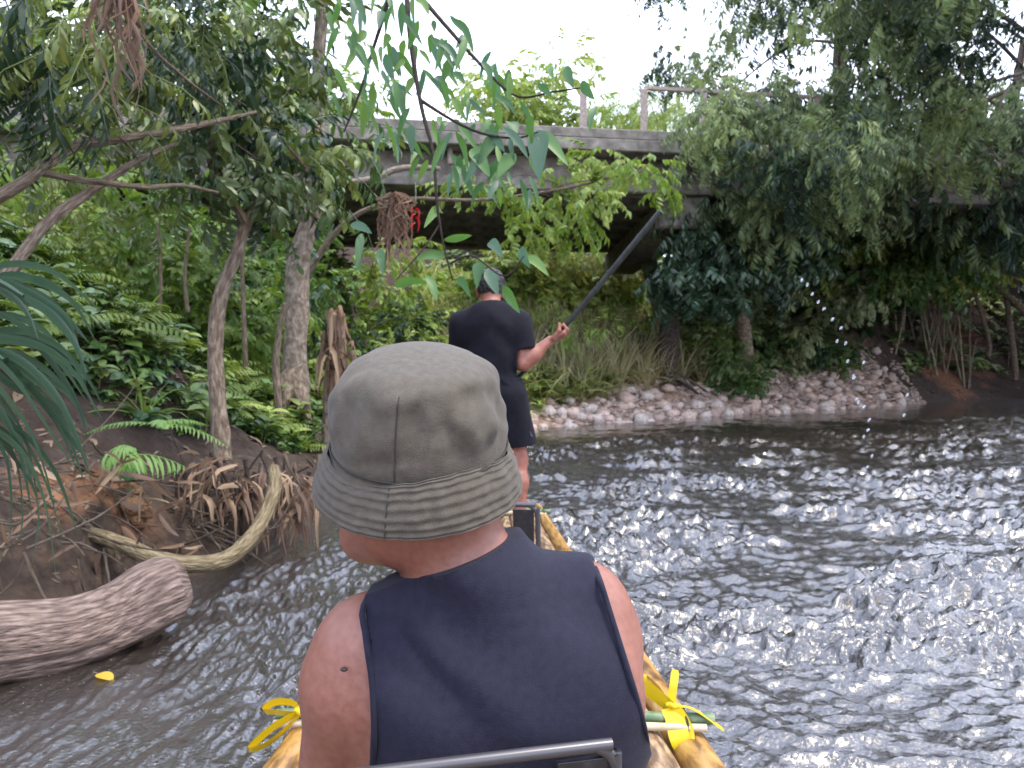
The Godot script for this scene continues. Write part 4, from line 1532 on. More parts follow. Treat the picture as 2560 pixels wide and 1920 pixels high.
	for t in [0.2, 0.5, 0.8]:
		var c := (pc - pb).lerp(pd - pb, t)
		var dir := (pd - pc).normalized()
		part(pole, "joint_ring", tube([c - dir * 0.006, c, c + dir * 0.006], [0.0155, 0.019, 0.0155], 4, 12), M.pole)


# ---------------------------------------------------------------- plants

const BRIGHT_A := Color(0.2, 0.3, 0.05)
const BRIGHT_B := Color(0.3, 0.38, 0.09)
const MID_A := Color(0.06, 0.13, 0.028)
const MID_B := Color(0.13, 0.22, 0.045)
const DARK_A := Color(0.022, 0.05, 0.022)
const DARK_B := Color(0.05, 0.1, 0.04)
const DRY_A := Color(0.2, 0.12, 0.075)
const DRY_B := Color(0.38, 0.27, 0.18)


# A leaf blade laid along a curve: half width, profile, steps; side is roughly across the blade.
func add_blade(b: MB, ctrl: Array, half: float, prof: Array, steps: int, side: Vector3, fold := 0.3, twist := 0.0) -> void:
	var pts := spline(ctrl, steps)
	var first := b.v.size()
	for i in steps + 1:
		var t: Vector3 = ((pts[mini(i + 1, steps)] as Vector3) - pts[maxi(i - 1, 0)]).normalized()
		var s := (side - t * side.dot(t)).normalized().rotated(t, twist * i / steps)
		var n := s.cross(t)
		var k := float(i) / steps * (prof.size() - 1)
		var lo := mini(int(k), prof.size() - 2)
		var w: float = lerpf(prof[lo], prof[lo + 1], k - lo) * half
		for e in [-1, 0, 1]:
			b.put((pts[i] as Vector3) + s * w * e + n * (fold * w * absf(e)), (n - s * fold * e).normalized(), Vector2(0.5 + 0.5 * e, float(i) / steps))
	for i in steps:
		for e in 2:
			var a := first + i * 3 + e
			b.quad(a, a + 1, a + 4, a + 3)


func blade(ctrl: Array, half: float, prof: Array, steps: int, side: Vector3, fold := 0.3, twist := 0.0) -> ArrayMesh:
	var b := MB.new()
	add_blade(b, ctrl, half, prof, steps, side, fold, twist)
	return b.done()


func fill(centre: Vector3, radii: Vector3, count: int, clump: float, sprays: int) -> Array:
	var out := []
	for i in count:
		var q := in_ball()
		q = q.normalized() * pow(q.length(), 0.6)
		out.append([centre + q * radii, clump * rng.randf_range(0.7, 1.3), int(sprays * rng.randf_range(0.6, 1.4))])
	return out


# A tree: trunk along control points, limbs out to its clumps, a crown of leaf sprays.
func tree(called: String, label: String, trunk: Array, radii: Array, bark: Material, clumps: Array, kind: Dictionary, leaves: StandardMaterial3D, size: float, ca: Color, cb: Color, limbs := 7, group := "", category := "tree") -> Node3D:
	var base: Vector3 = trunk[0]
	var o := thing(called, label, category, base, group)
	var rel := trunk.map(func(p): return p - base)
	part(o, "trunk", tube(rel, radii, 26, 14, 0.16, base.x), bark)
	for i in mini(limbs, clumps.size()):
		var c: Vector3 = clumps[i][0] - base
		var from: Vector3 = spline(rel, 10)[rng.randi_range(5, 10)]
		var r: float = clampf(float(radii[-1]) * 0.8, 0.008, 0.07)
		var m := from.lerp(c, 0.5) + in_ball() * from.distance_to(c) * 0.12 + Vector3(0, from.distance_to(c) * 0.08, 0)
		part(o, "branch", tube([from, m, c], [r, r * 0.6, r * 0.25], 10, 7, 0.12, i * 3.0), bark)
	foliage(o, base, clumps, kind, leaves, size, ca, cb)
	return o


func twigs(o: Node3D, called: String, n: int, make: Callable, m: Material) -> void:
	for i in n:
		var e: Array = make.call(i)
		part(o, called, tube(e[0], e[1], 10, 6, 0.1, i * 1.7), m)


func log_mesh(pts: Array, radii: Array, steps: int, sides: int) -> ArrayMesh:
	var c := spline(pts, steps)
	var rr := spline(radii, steps)
	var b := MB.new()
	var run := 0.0
	var side := Vector3.UP
	for i in steps + 1:
		var t: Vector3 = ((c[mini(i + 1, steps)] as Vector3) - c[maxi(i - 1, 0)]).normalized()
		side = (side - t * side.dot(t)).normalized()
		var other := t.cross(side)
		if i > 0:
			run += (c[i] as Vector3).distance_to(c[i - 1])
		for k in sides + 1:
			var a := TAU * (k % sides) / sides
			var r: float = rr[i]
			var ca := cos(a)
			var sa := sin(a)
			r *= 1.0 + 0.10 * fine.get_noise_3d(ca * 0.9, sa * 0.9, run * 1.6) + 0.05 * fine.get_noise_3d(ca * 4.0, sa * 4.0, run * 2.0 + 9.0)
			var worn := smoothstep(-0.35, 0.35, fine.get_noise_3d(ca * 1.5 + 7.0, sa * 1.5, run * 1.3))
			r -= 0.009 * worn * pow(1.0 - absf(fine.get_noise_3d(ca * 6.0, sa * 6.0, run * 1.0 + 2.0)), 9.0)
			r -= 0.005 * worn * pow(1.0 - absf(fine.get_noise_3d(ca * 13.0, sa * 13.0, run * 1.7 + 5.0)), 12.0)
			var hole := pow((run - 0.95) / 0.035, 2) + pow((a - 5.35) / 0.2, 2)
			r -= 0.05 * exp(-hole)
			var hole2 := pow((run - 1.2) / 0.04, 2) + pow((a - 5.8) / 0.1, 2)
			r -= 0.03 * exp(-hole2)
			b.v.append((c[i] as Vector3) + (side * ca + other * sa) * r)
			b.n.append(Vector3.ZERO)
			b.uv.append(Vector2(float(k) / sides, run))
	for i in steps:
		for k in sides:
			var a := i * (sides + 1) + k
			b.quad(a, a + 1, a + sides + 2, a + sides + 1)
			var face := (b.v[a + 1] - b.v[a]).cross(b.v[a + sides + 1] - b.v[a])
			for q in [a, a + 1, a + sides + 1, a + sides + 2]:
				b.n[q] += face
	for i in steps + 1:
		var s := b.n[i * (sides + 1)] + b.n[i * (sides + 1) + sides]
		b.n[i * (sides + 1)] = s
		b.n[i * (sides + 1) + sides] = s
	for q in b.n.size():
		b.n[q] = b.n[q].normalized()
	return b.done()


func rock_mesh(sd: int, rows := 6, cols := 9) -> ArrayMesh:
	var b := MB.new()
	var r := RandomNumberGenerator.new()
	r.seed = sd
	var off := r.randf() * 50.0
	for i in rows + 1:
		for k in cols + 1:
			var th := PI * i / rows
			var ph := TAU * (k % cols) / cols
			var dir := Vector3(sin(th) * cos(ph), cos(th), sin(th) * sin(ph))
			var s := 1.0 + 0.35 * fine.get_noise_3d(dir.x * 1.2 + off, dir.y * 1.2, dir.z * 1.2) + 0.15 * fine.get_noise_3d(dir.x * 3.0, dir.y * 3.0 + off, dir.z * 3.0)
			b.put(dir * s * Vector3(1.0, 0.62, 0.85), dir)
	for i in rows:
		for k in cols:
			var a := i * (cols + 1) + k
			b.quad(a, a + 1, a + cols + 2, a + cols + 1)
	return b.done()


func on_land(x: float, d: float, sink := 0.0) -> Vector3:
	return Vector3(x, land(x, d) - sink, -d)


func ground_hit(px: float, py: float) -> Vector3:   # where the line of sight through that point meets the land
	var d := 1.0
	while d < 60.0:
		var p := at(px, py, d)
		if p.y < land(p.x, -p.z):
			return p
		d += 0.05
	return at(px, py, 30.0)


func slope_basis(x: float, d: float, share: float) -> Basis:
	var e := 0.08
	var n := Vector3(land(x - e, d) - land(x + e, d), 2 * e, land(x, d + e) - land(x, d - e)).normalized()
	var up := Vector3.UP.lerp(n, share).normalized()
	var x0 := up.cross(Vector3.BACK.rotated(Vector3.UP, rng.randf() * TAU)).normalized()
	return Basis(x0, up, x0.cross(up))


# Ground cover on the slope where ok(x, d, s) allows.
func cover(called: String, label: String, mesh: Mesh, m: Material, n: int, x0: float, x1: float, d0: float, d1: float, ok: Callable, smin: float, smax: float, ca: Color, cb: Color, lean := 0.5, patch := 0.0) -> void:
	var list := []
	var tries := 0
	while list.size() < n and tries < n * 6:
		tries += 1
		var x := rng.randf_range(x0, x1)
		var d := rng.randf_range(d0, d1)
		var s := shore(x, d)
		if s < 0.05 or not ok.call(x, d, s):
			continue
		if patch != 0.0 and fine.get_noise_2d(x * 0.8 + patch, d * 0.8) < rng.randf_range(-0.35, 0.25):
			continue
		var bs := slope_basis(x, d, lean).scaled(Vector3.ONE * rng.randf_range(smin, smax))
		list.append([Transform3D(bs, on_land(x, d, 0.01)), tint(ca, cb, 0.3)])
	var o := scatter(self, called, mesh, m, list)
	tag(o, label, "undergrowth", "", "stuff")


func build_left_bank() -> void:
	# the drift log at the water's edge
	var l0 := at(-330, 1690, 2.75)
	var lg := thing("driftwood_log", "grey-brown driftwood log lying at the water's edge", "log", l0)
	var path := [l0, at(-60, 1600, 2.95), at(150, 1570, 3.12), at(290, 1522, 3.3), at(385, 1474, 3.42), at(425, 1458, 3.48), at(458, 1450, 3.52), at(470, 1447, 3.535)]
	part(lg, "stem", log_mesh(path.map(func(p): return p - l0 - Vector3(0, 0.03, 0)), [0.165, 0.158, 0.146, 0.138, 0.153, 0.15, 0.105, 0.012], 130, 90), M.driftwood)
	# the curved root that loops out over the water
	var r0 := at(20, 1285, 4.3)
	var vine := thing("curved_root", "pale smooth root curving out over the water beside the log", "root", r0)
	var rp := [r0, at(130, 1312, 4.05), at(240, 1338, 3.95), at(330, 1372, 3.88), at(400, 1402, 3.85), at(480, 1412, 3.9), at(560, 1400, 4.02), at(622, 1352, 4.15), at(664, 1285, 4.28), at(688, 1215, 4.4), at(684, 1170, 4.52)]
	part(vine, "stem", tube(rp.map(func(p): return p - r0), [0.03, 0.034, 0.037, 0.04, 0.043, 0.042, 0.042, 0.041, 0.039, 0.036, 0.03], 70, 16, 0.14, 2.0), M.root_bark)
	for e in [[240, 1338, 3.95, 60, 60], [430, 1408, 3.87, -40, 55]]:
		var a := at(e[0], e[1], e[2]) - r0
		var c := at(e[0] + e[3], e[1] + e[4], e[2] - 0.1) - r0
		part(vine, "side_root", tube([a, a.lerp(c, 0.5) + Vector3(0.03, 0, 0), c], [0.02, 0.014, 0.007], 10, 8, 0.12, e[0]), M.root_bark)
	# roots and dead leaves hanging under the sapling
	var k0 := at(600, 1160, 4.9)
	var tangle := thing("root_tangle", "tangle of dry hanging leaves and roots under the sapling by the water", "roots", k0)
	for i in 46:
		var px := rng.randf_range(440, 800)
		var dd := lerpf(4.75, 5.5, clampf((px - 480) / 320.0, 0, 1)) + rng.randf_range(-0.12, 0.15)
		var p := at(px, rng.randf_range(1120, 1215), dd)
		var q := p + Vector3(rng.randf_range(-0.2, 0.22), -rng.randf_range(0.2, 0.6), rng.randf_range(0.0, 0.22))
		q.y = maxf(q.y, -0.02)
		part(tangle, "root", tube([p - k0, p.lerp(q, 0.5) - k0 + in_ball() * 0.06, q - k0], [rng.randf_range(0.006, 0.018), 0.008, 0.004], 9, 6, 0.15, i), M.dark_bark if i % 3 else M.bark)
	for i in 120:
		var px := rng.randf_range(480, 800)
		var dd := lerpf(4.62, 5.3, clampf((px - 480) / 320.0, 0, 1)) + rng.randf_range(-0.15, 0.12)
		var p := at(px, rng.randf_range(1135, 1250) + (40 if px > 620 else 0), dd)
		var fall := rng.randf_range(0.12, 0.34)
		var out := Vector3(rng.randf_range(-0.12, 0.12), 0, rng.randf_range(0.02, 0.14))
		var m := blade([p - k0, p - k0 + out + Vector3(0, -fall * 0.25, 0), p - k0 + out * 1.3 + Vector3(rng.randf_range(-0.05, 0.05), -fall, 0)], rng.randf_range(0.008, 0.018), STRAP, 5, Vector3(rng.randf_range(-1, 1), 0.1, rng.randf_range(-1, 1)), 0.5, rng.randf_range(-1.2, 1.2))
		part(tangle, "dry_leaf", m, M.dead_leaves[i % 3])
	# bleached twigs and thin roots on the bare bank behind the log
	var w0 := at(220, 1330, 4.2)
	var brush := thing("twig_litter", "bleached twigs and thin roots on the bare bank behind the log", "twigs", w0)
	for i in 130:
		var px := rng.randf_range(-60, 640)
		var py := rng.randf_range(1130, 1400)
		var dd := lerpf(3.1, 4.7, clampf(px / 560.0, 0, 1)) + (1400 - py) * 0.002
		var p := at(px, py, dd)
		p.y = maxf(p.y, land(p.x, -p.z) + 0.01)
		var dir := Vector3(rng.randf_range(-1, 1), rng.randf_range(-0.7, 0.5), rng.randf_range(-0.2, 0.6)).normalized()
		var q := p + dir * rng.randf_range(0.15, 0.55)
		q.y = maxf(q.y, maxf(land(q.x, -q.z) + 0.01, 0.0))
		var r := rng.randf_range(0.003, 0.009)
		part(brush, "twig", tube([p - w0, p.lerp(q, 0.5) - w0 + in_ball() * 0.05, q - w0], [r, r * 0.8, r * 0.4], 8, 5, 0.1, i), M.pale_bark if i % 3 == 0 else M.bark)
	for i in 46:
		var px := rng.randf_range(0, 560)
		var py := rng.randf_range(1120, 1420)
		var p := at(px, py, lerpf(3.2, 4.6, clampf(px / 560.0, 0, 1)))
		p.y = maxf(p.y, land(p.x, -p.z) + 0.015)
		var dir := Vector3(rng.randf_range(-1, 1), rng.randf_range(-1, 0.2), rng.randf_range(-0.3, 1)).normalized() * rng.randf_range(0.12, 0.24)
		part(brush, "dry_leaf", blade([p - w0, p - w0 + dir * 0.5 + in_ball() * 0.02, p - w0 + dir], rng.randf_range(0.008, 0.02), OVAL, 5, in_ball() + Vector3(0.1, 0, 0), 0.4, rng.randf_range(-0.8, 0.8)), M.dead_leaves[i % 3])
	# a broken orange clay face below the overhang
	var c0 := at(300, 1250, 4.35)
	var clay := thing("clay_lump", "orange clay lump broken out of the bank above the curved root", "clay", c0)
	for i in 9:
		var p := at(rng.randf_range(215, 370), rng.randf_range(1225, 1310), rng.randf_range(4.2, 4.45))
		var sc := rng.randf_range(0.06, 0.13)
		part(clay, "clod", rock_mesh(200 + i), M.clay, Transform3D(Basis(in_ball().normalized(), rng.randf() * 3).scaled(Vector3.ONE * sc), p - c0))
	# ferns and young palms by the water
	var f0 := at(262, 1150, 4.1)
	var young := thing("young_palm", "small pale green palm seedling on the bare bank", "palm", f0)
	var rf := RandomNumberGenerator.new()
	rf.seed = 5
	for e in [[1.9, 0.35, 0.42], [0.9, 0.75, 0.36], [2.8, 0.2, 0.3]]:
		var b := MB.new()
		add_frond(b, Transform3D(Basis(Vector3.UP, e[0]) * Basis(Vector3.RIGHT, -e[1]), Vector3.ZERO), e[2], 11, 0.17, 0.009, 1.0, rf, 0.5)
		part(young, "frond", b.done(), M.palm_light)
	var g0 := at(385, 1060, 4.7)
	var fern := thing("fern", "light green fern leaning out from the bank left of the sapling", "fern", g0)
	for e in [[1.5, 0.1, 0.5], [-1.4, 0.25, 0.42], [0.6, 0.4, 0.4], [2.4, 0.3, 0.36]]:
		var b := MB.new()
		add_frond(b, Transform3D(Basis(Vector3.UP, e[0]) * Basis(Vector3.RIGHT, -e[1]), Vector3.ZERO), e[2], 16, 0.085, 0.006, 0.8, rf, 0.2)
		part(fern, "frond", b.done(), M.palm_light)
	var s0 := at(322, 1210, 4.25)
	var seedling := thing("seedling", "seedling with a few pale blue-green leaves on the bank", "plant", s0)
	for k in 6:
		var a := TAU * k / 6 + 0.4
		part(seedling, "leaf", leaf_mesh(0.13, 0.022, 0.5, 0.3, LANCE), M.big_leaves[3], Transform3D(Basis(Vector3.UP, a) * Basis(Vector3.RIGHT, -0.5 - 0.15 * (k % 3)), Vector3(0, 0.01, 0)))
	part(seedling, "stem", tube([Vector3(0, -0.1, 0), Vector3(0.005, -0.04, 0), Vector3(0, 0.02, 0)], [0.005, 0.004, 0.003], 4, 6), M.green_bamboo)
	# the dark palm that reaches in from the left
	var p0 := at(-330, 900, 2.3)
	var palm := thing("palm", "dark green palm with long drooping leaflets at the left edge", "palm", p0)
	var ribs := [[at(-430, 800, 2.5), at(-200, 690, 2.3), at(-40, 690, 2.2), at(60, 740, 2.15)], [at(-430, 900, 2.5), at(-220, 830, 2.2), at(-70, 850, 2.1), at(10, 900, 2.05)], [at(-430, 980, 2.5), at(-250, 960, 2.2), at(-110, 1000, 2.0), at(-40, 1060, 1.95)]]
	var leaflets := [
		[[-120, 690, 2.25], [0, 728, 2.2], [60, 775, 2.15], [97, 852, 2.1]], [[10, 700, 2.2], [105, 755, 2.2], [165, 805, 2.18], [200, 880, 2.15]], [[-10, 668, 2.25], [63, 663, 2.3], [150, 692, 2.32], [262, 790, 2.35]],
		[[-60, 700, 2.2], [40, 715, 2.3], [130, 760, 2.4], [225, 860, 2.45]], [[50, 738, 2.15], [130, 790, 2.15], [190, 870, 2.12], [215, 960, 2.1]],
		[[-90, 850, 2.1], [40, 850, 2.1], [160, 905, 2.08], [262, 1060, 2.05]], [[-70, 845, 2.15], [60, 830, 2.2], [180, 900, 2.2], [255, 1010, 2.2]], [[-40, 870, 2.1], [50, 905, 2.05], [150, 1010, 2.0], [228, 1195, 1.98]],
		[[-60, 860, 2.1], [30, 945, 2.0], [110, 1060, 1.95], [190, 1180, 1.95]], [[-20, 885, 2.05], [70, 960, 2.1], [160, 1080, 2.1], [222, 1150, 2.15]], [[0, 895, 2.05], [80, 930, 2.15], [170, 990, 2.25], [240, 1100, 2.3]],
		[[-80, 900, 2.0], [10, 990, 1.95], [95, 1130, 1.92], [160, 1380, 1.9]], [[-90, 950, 2.0], [-10, 1020, 1.95], [45, 1130, 1.92], [80, 1290, 1.9]], [[-60, 1010, 1.98], [60, 1090, 1.98], [140, 1190, 1.98], [196, 1345, 2.0]],
		[[-80, 1040, 1.97], [0, 1120, 1.93], [24, 1220, 1.9], [26, 1350, 1.9]], [[-50, 1055, 1.95], [50, 1130, 1.9], [110, 1260, 1.88], [140, 1440, 1.88]], [[-110, 1000, 2.0], [-40, 1100, 1.93], [-10, 1220, 1.9], [-8, 1360, 1.9]],
		[[-120, 900, 2.05], [20, 880, 2.25], [130, 940, 2.35], [210, 1040, 2.4]], [[-130, 840, 2.15], [0, 790, 2.3], [110, 830, 2.4], [180, 930, 2.45]]]
	for j in leaflets.size() - 1:   # more between these
		var mixed := []
		for k in 4:
			var u: Array = leaflets[j][k]
			var v: Array = leaflets[j + 1][k]
			var f := rng.randf_range(0.3, 0.7)
			mixed.append([lerpf(u[0], v[0], f) + rng.randf_range(-10, 10) * k, lerpf(u[1], v[1], f) + rng.randf_range(-10, 10) * k, lerpf(u[2], v[2], f) + 0.06])
		leaflets.append(mixed)
	for i in 3:
		var fr := part(palm, "frond", tube((ribs[i] as Array).map(func(p): return p - p0), [0.016, 0.013, 0.009, 0.005], 16, 8), M.palm_dark)
		for j in range([0, 12, 24][i], [12, 24, leaflets.size()][i]):
			var c: Array = leaflets[j].map(func(e): return at(e[0], e[1], e[2]) - p0)
			part(fr, "leaflet", blade(c, rng.randf_range(0.011, 0.016), STRAP, 12, Vector3(0.5, 0.9, 0.5), 0.35, rng.randf_range(-0.5, 0.5)), M.palm_dark)
	# ground cover on the left slope
	var slope := func(x: float, d: float, s: float) -> bool: return s > 0.45 + 0.75 * smoothstep(6.2, 4.4, d) + 0.25 * fine.get_noise_2d(x * 2.0, d * 2.0) and x < 0.6
	var broad := herb_mesh(10, 0.15, 0.032, OVAL, 0.8, 1, 0.2)
	var small := herb_mesh(12, 0.1, 0.025, OVAL, 0.5, 2, 0.1)
	var grass := herb_mesh(16, 0.34, 0.009, STRAP, 1.1, 3)
	var fernm := fern_mesh(6, 0.5, 13, 0.11, 0.009, 0.8, 4)
	cover("broad_undergrowth", "broad-leaved green plants covering the left slope", broad, M.leaf, 2600, -9, 0.5, 3.2, 16, slope, 0.5, 1.3, MID_A, BRIGHT_B, 0.4)
	cover("low_undergrowth", "small leafy plants carpeting the left bank", small, M.gloss_leaf, 2600, -7, 0.4, 3.0, 12, slope, 0.6, 1.5, DARK_B, MID_B, 0.6)
	cover("slope_ferns", "feathery ferns among the plants of the left slope", fernm, M.thin_leaf, 420, -9, 0.5, 4.2, 16, slope, 0.7, 1.5, MID_B, BRIGHT_B, 0.3)
	cover("slope_grass", "grass tufts among the plants of the left slope", grass, M.thin_leaf, 500, -8, 0.4, 3.5, 14, slope, 0.6, 1.3, MID_B, BRIGHT_A, 0.3)
	var litter := MB.new()
	add_leaf(litter, Transform3D(), 0.12, 0.024, 0.6, 0.4, OVAL, 4)
	cover("leaf_litter", "dry brown leaves littering the left bank", litter.done(), M.dry_leaf, 6000, -5, 0.2, 2.0, 11, func(x, d, s): return s > 0.1 and s < 2.6, 0.35, 1.2, Color(0.07, 0.045, 0.03), Color(0.25, 0.17, 0.11), 1.0)


# ---------------------------------------------------------------- trees on the left

func build_left_trees() -> void:
	var oval_spray := clump_kind(0.34, 22, 11, 0.3, 0.105, 0.021, OVAL, 1.1, 0.5, 21)
	var lance_spray := clump_kind(0.42, 24, 12, 0.36, 0.12, 0.016, LANCE, 1.4, 0.6, 22)
	# the sapling on the root mat
	var b0 := at(556, 1150, 4.95)
	var sap := [b0, at(545, 1000, 4.95), at(538, 860, 4.97), at(552, 740, 5.0), at(590, 640, 5.05), at(622, 548, 5.1), at(690, 478, 5.2), at(770, 425, 5.4)]
	var clumps := []
	for e in [[540, 330, 4.9], [500, 215, 4.8], [620, 250, 5.3], [700, 400, 5.3], [780, 380, 5.5], [600, 120, 5.0], [450, 130, 4.7], [690, 200, 5.6], [560, 440, 4.9], [660, 480, 5.1], [330, 180, 4.8], [400, 60, 4.9], [250, 90, 4.7], [720, 90, 5.6]]:
		clumps.append([at(e[0], e[1], e[2]), 0.34, 20])
	var o := tree("sapling", "slender forked sapling standing on the root mat at the water", sap, [0.066, 0.053, 0.05, 0.045, 0.04, 0.034, 0.026, 0.014], M.bark, clumps, oval_spray, M.leaf, 1.0, DARK_A, Color(0.16, 0.21, 0.05), 4)
	var fork := [at(616, 560, 5.08), at(575, 490, 5.0), at(530, 420, 4.95), at(524, 370, 4.93), at(538, 330, 4.9), at(520, 270, 4.85), at(500, 215, 4.8)]
	part(o, "branch", tube(fork.map(func(p): return p - b0), [0.03, 0.024, 0.021, 0.021, 0.02, 0.017, 0.012], 24, 10, 0.14, 4.0), M.bark)
	# the taller tree behind it
	var e0 := at(738, 1030, 7.6)
	var tall := [e0, at(738, 900, 7.6), at(742, 760, 7.6), at(750, 640, 7.6), at(782, 530, 7.6), at(793, 400, 7.55), at(795, 200, 7.5), at(805, 0, 7.4), at(812, -300, 7.3)]
	clumps = []
	for e in [[640, 160, 7.6], [700, 60, 7.2], [560, 60, 7.6], [500, 260, 8.0], [820, 400, 7.2], [730, 290, 7.0], [420, 330, 8.2], [640, 380, 7.6], [700, -80, 7.2], [560, -120, 7.5]]:
		clumps.append([at(e[0], e[1], e[2]), 0.55, 26])
	clumps += fill(Vector3(-3.7, 5.7, -3.6), Vector3(2.4, 0.9, 3.4), 44, 0.6, 20)   # its crown reaches out over the bank and the near water
	o = tree("forked_tree", "taller pale-barked tree forking behind the sapling", tall, [0.16, 0.125, 0.112, 0.108, 0.085, 0.07, 0.062, 0.056, 0.04], M.pale_bark, clumps, lance_spray, M.leaf, 1.0, DARK_B, MID_B, 3)
	var second := [at(772, 550, 7.6), at(705, 450, 7.5), at(662, 350, 7.45), at(640, 240, 7.4), at(622, 110, 7.4), at(610, -80, 7.4)]
	part(o, "branch", tube(second.map(func(p): return p - e0), [0.09, 0.075, 0.07, 0.06, 0.055, 0.045], 24, 12, 0.14, 6.0), M.pale_bark)
	for e in [[-0.28, 0.25], [0.2, 0.3], [-0.06, 0.4]]:
		part(o, "buttress", tube([Vector3(0, 0.45, 0), Vector3(e[0] * 0.5, 0.16, e[1] * 0.6), Vector3(e[0] * 1.2, -0.12, e[1] * 1.3)], [0.1, 0.08, 0.035], 8, 10, 0.15, e[0]), M.bark)
	# the stump wrapped in dead leaves
	var d0 := at(828, 1110, 6.9)
	var stump := thing("dead_stump", "leafless stump shaggy with dead brown leaves beside the hat", "stump", d0)
	part(stump, "stem", tube([Vector3.ZERO, at(836, 1000, 6.9) - d0, at(845, 900, 6.92) - d0, at(838, 800, 6.95) - d0], [0.1, 0.085, 0.08, 0.06], 16, 12, 0.2, 7.0), M.bark)
	for i in 70:
		var p := at(rng.randf_range(812, 868), rng.randf_range(775, 960), 6.85 + rng.randf_range(-0.08, 0.1)) - d0
		var out := Vector3(rng.randf_range(-0.14, 0.16), 0, rng.randf_range(-0.02, 0.12))
		part(stump, "dead_leaf", blade([p, p + out * 0.6 + Vector3(0, 0.03, 0), p + out + Vector3(0, -rng.randf_range(0.1, 0.34), 0)], rng.randf_range(0.014, 0.03), STRAP, 5, in_ball() + Vector3(0.2, 0, 0), 0.5, rng.randf_range(-1, 1)), M.dead_leaves[i % 3])
	# thin stems on the slope between the trunks
	for e in [["thin pale stem just left of the taller tree's foot", 700, 1045, 6.6, 690, 900, 712, 760, 0.035], ["thin straight stem between the sapling and the taller tree", 615, 930, 7.4, 608, 760, 604, 560, 0.026], ["very thin stem high on the slope left of the sapling", 395, 800, 7.2, 402, 700, 396, 560, 0.022], ["leaning grey stem above the bare bank", 470, 780, 7.0, 462, 690, 474, 570, 0.02]]:
		var q0 := at(e[1], e[2], e[3])
		var st := thing("thin_sapling", e[0], "stem", q0, "thin stems on the left slope")
		part(st, "stalk", tube([Vector3.ZERO, at(e[4], e[5], e[3]) - q0, at(e[6], e[7], e[3]) - q0], [e[8], e[8] * 0.85, e[8] * 0.6], 12, 8, 0.15, e[1]), M.bark)
	# bare arching limbs that come in from the left
	var a0 := at(-260, 700, 3.4)
	var arch := thing("arching_limb", "bare brown limbs arching in from the left edge above the slope", "tree", a0)
	var limb := func(pts: Array, radii: Array, sd: float, called: String) -> void:
		part(arch, called, tube(pts.map(func(e): return at(e[0], e[1], e[2]) - a0), radii, 30, 10, 0.16, sd), M.bark)
	limb.call([[-260, 700, 3.4], [-60, 530, 3.5], [60, 455, 3.6], [127, 405, 3.7], [203, 363, 3.8], [338, 342, 4.0], [485, 316, 4.3], [640, 280, 4.7]], [0.035, 0.031, 0.028, 0.026, 0.023, 0.02, 0.017, 0.01], 1.0, "limb")
	limb.call([[-220, 900, 3.3], [0, 705, 3.5], [60, 630, 3.6], [127, 549, 3.7], [236, 473, 3.9], [346, 401, 4.1], [443, 359, 4.4]], [0.037, 0.032, 0.03, 0.027, 0.022, 0.017, 0.01], 2.0, "limb")
	limb.call([[100, 432, 3.66], [180, 447, 3.75], [253, 456, 3.85], [363, 468, 4.0], [456, 464, 4.2], [545, 482, 4.4]], [0.018, 0.016, 0.015, 0.014, 0.011, 0.008], 3.0, "limb")
	limb.call([[0, 225, 3.6], [150, 290, 3.7], [300, 345, 3.9], [360, 420, 4.0]], [0.006, 0.006, 0.005, 0.003], 4.0, "twig")
	limb.call([[330, 60, 3.6], [400, 140, 3.7], [480, 210, 3.8], [560, 268, 4.0]], [0.008, 0.008, 0.007, 0.004], 5.0, "twig")
	var leaf_list := []
	for e in [[120, 120, 3.6, 0.4, 22], [40, 330, 3.8, 0.35, 16], [250, 220, 3.8, 0.4, 22], [330, 300, 4.3, 0.3, 12], [60, 30, 3.4, 0.45, 26], [220, 30, 3.4, 0.4, 22], [400, 110, 4.0, 0.35, 16], [20, 200, 3.5, 0.35, 16], [500, 50, 4.4, 0.4, 18], [150, 480, 4.6, 0.3, 12], [330, 520, 5.0, 0.3, 12]]:
		leaf_list.append([at(e[0], e[1], e[2]), e[3], e[4]])
	foliage(arch, a0, leaf_list, lance_spray, M.leaf, 0.8, DARK_A, Color(0.17, 0.22, 0.06))
	# bushes that fill the slope
	var bright_spray := clump_kind(0.36, 26, 12, 0.28, 0.1, 0.022, OVAL, 0.8, 0.1, 23)
	var spots := [["yellow-green bush high on the slope at the left edge", -5.2, 7.6, 0.9, BRIGHT_A, BRIGHT_B], ["broad bright bush behind the arching limbs", -4.1, 8.2, 0.9, MID_B, BRIGHT_B], ["green bush behind the sapling", -3.0, 8.6, 0.75, MID_B, BRIGHT_A], ["dark bush in the hollow right of the taller tree", -2.2, 11.5, 0.8, DARK_A, DARK_B],
		["light feathery bush right of the dead stump", -1.75, 9.4, 0.6, MID_B, BRIGHT_B], ["tall pale bush below the bridge's left end", -2.6, 12.6, 1.1, BRIGHT_A, BRIGHT_B], ["bright bush in the gap under the bridge behind the standing man", -0.6, 13.6, 0.8, BRIGHT_A, BRIGHT_B], ["shaded bush at the foot of the slope behind the taller tree", -3.2, 10.2, 0.9, DARK_B, MID_B],
		["bush at the top of the left slope under the dark leaves", -6.4, 9.6, 1.2, MID_B, BRIGHT_A], ["large bush on the skyline of the left slope", -5.2, 11.5, 1.3, MID_A, BRIGHT_A], ["bush against the bridge's left girder", -4.4, 12.8, 1.1, MID_A, MID_B], ["bush closing the gap under the bridge's left half", -3.6, 17.5, 1.5, MID_B, BRIGHT_A], ["pale bush under the bridge between the two trunks", -5.2, 19.0, 1.6, MID_B, BRIGHT_B]]
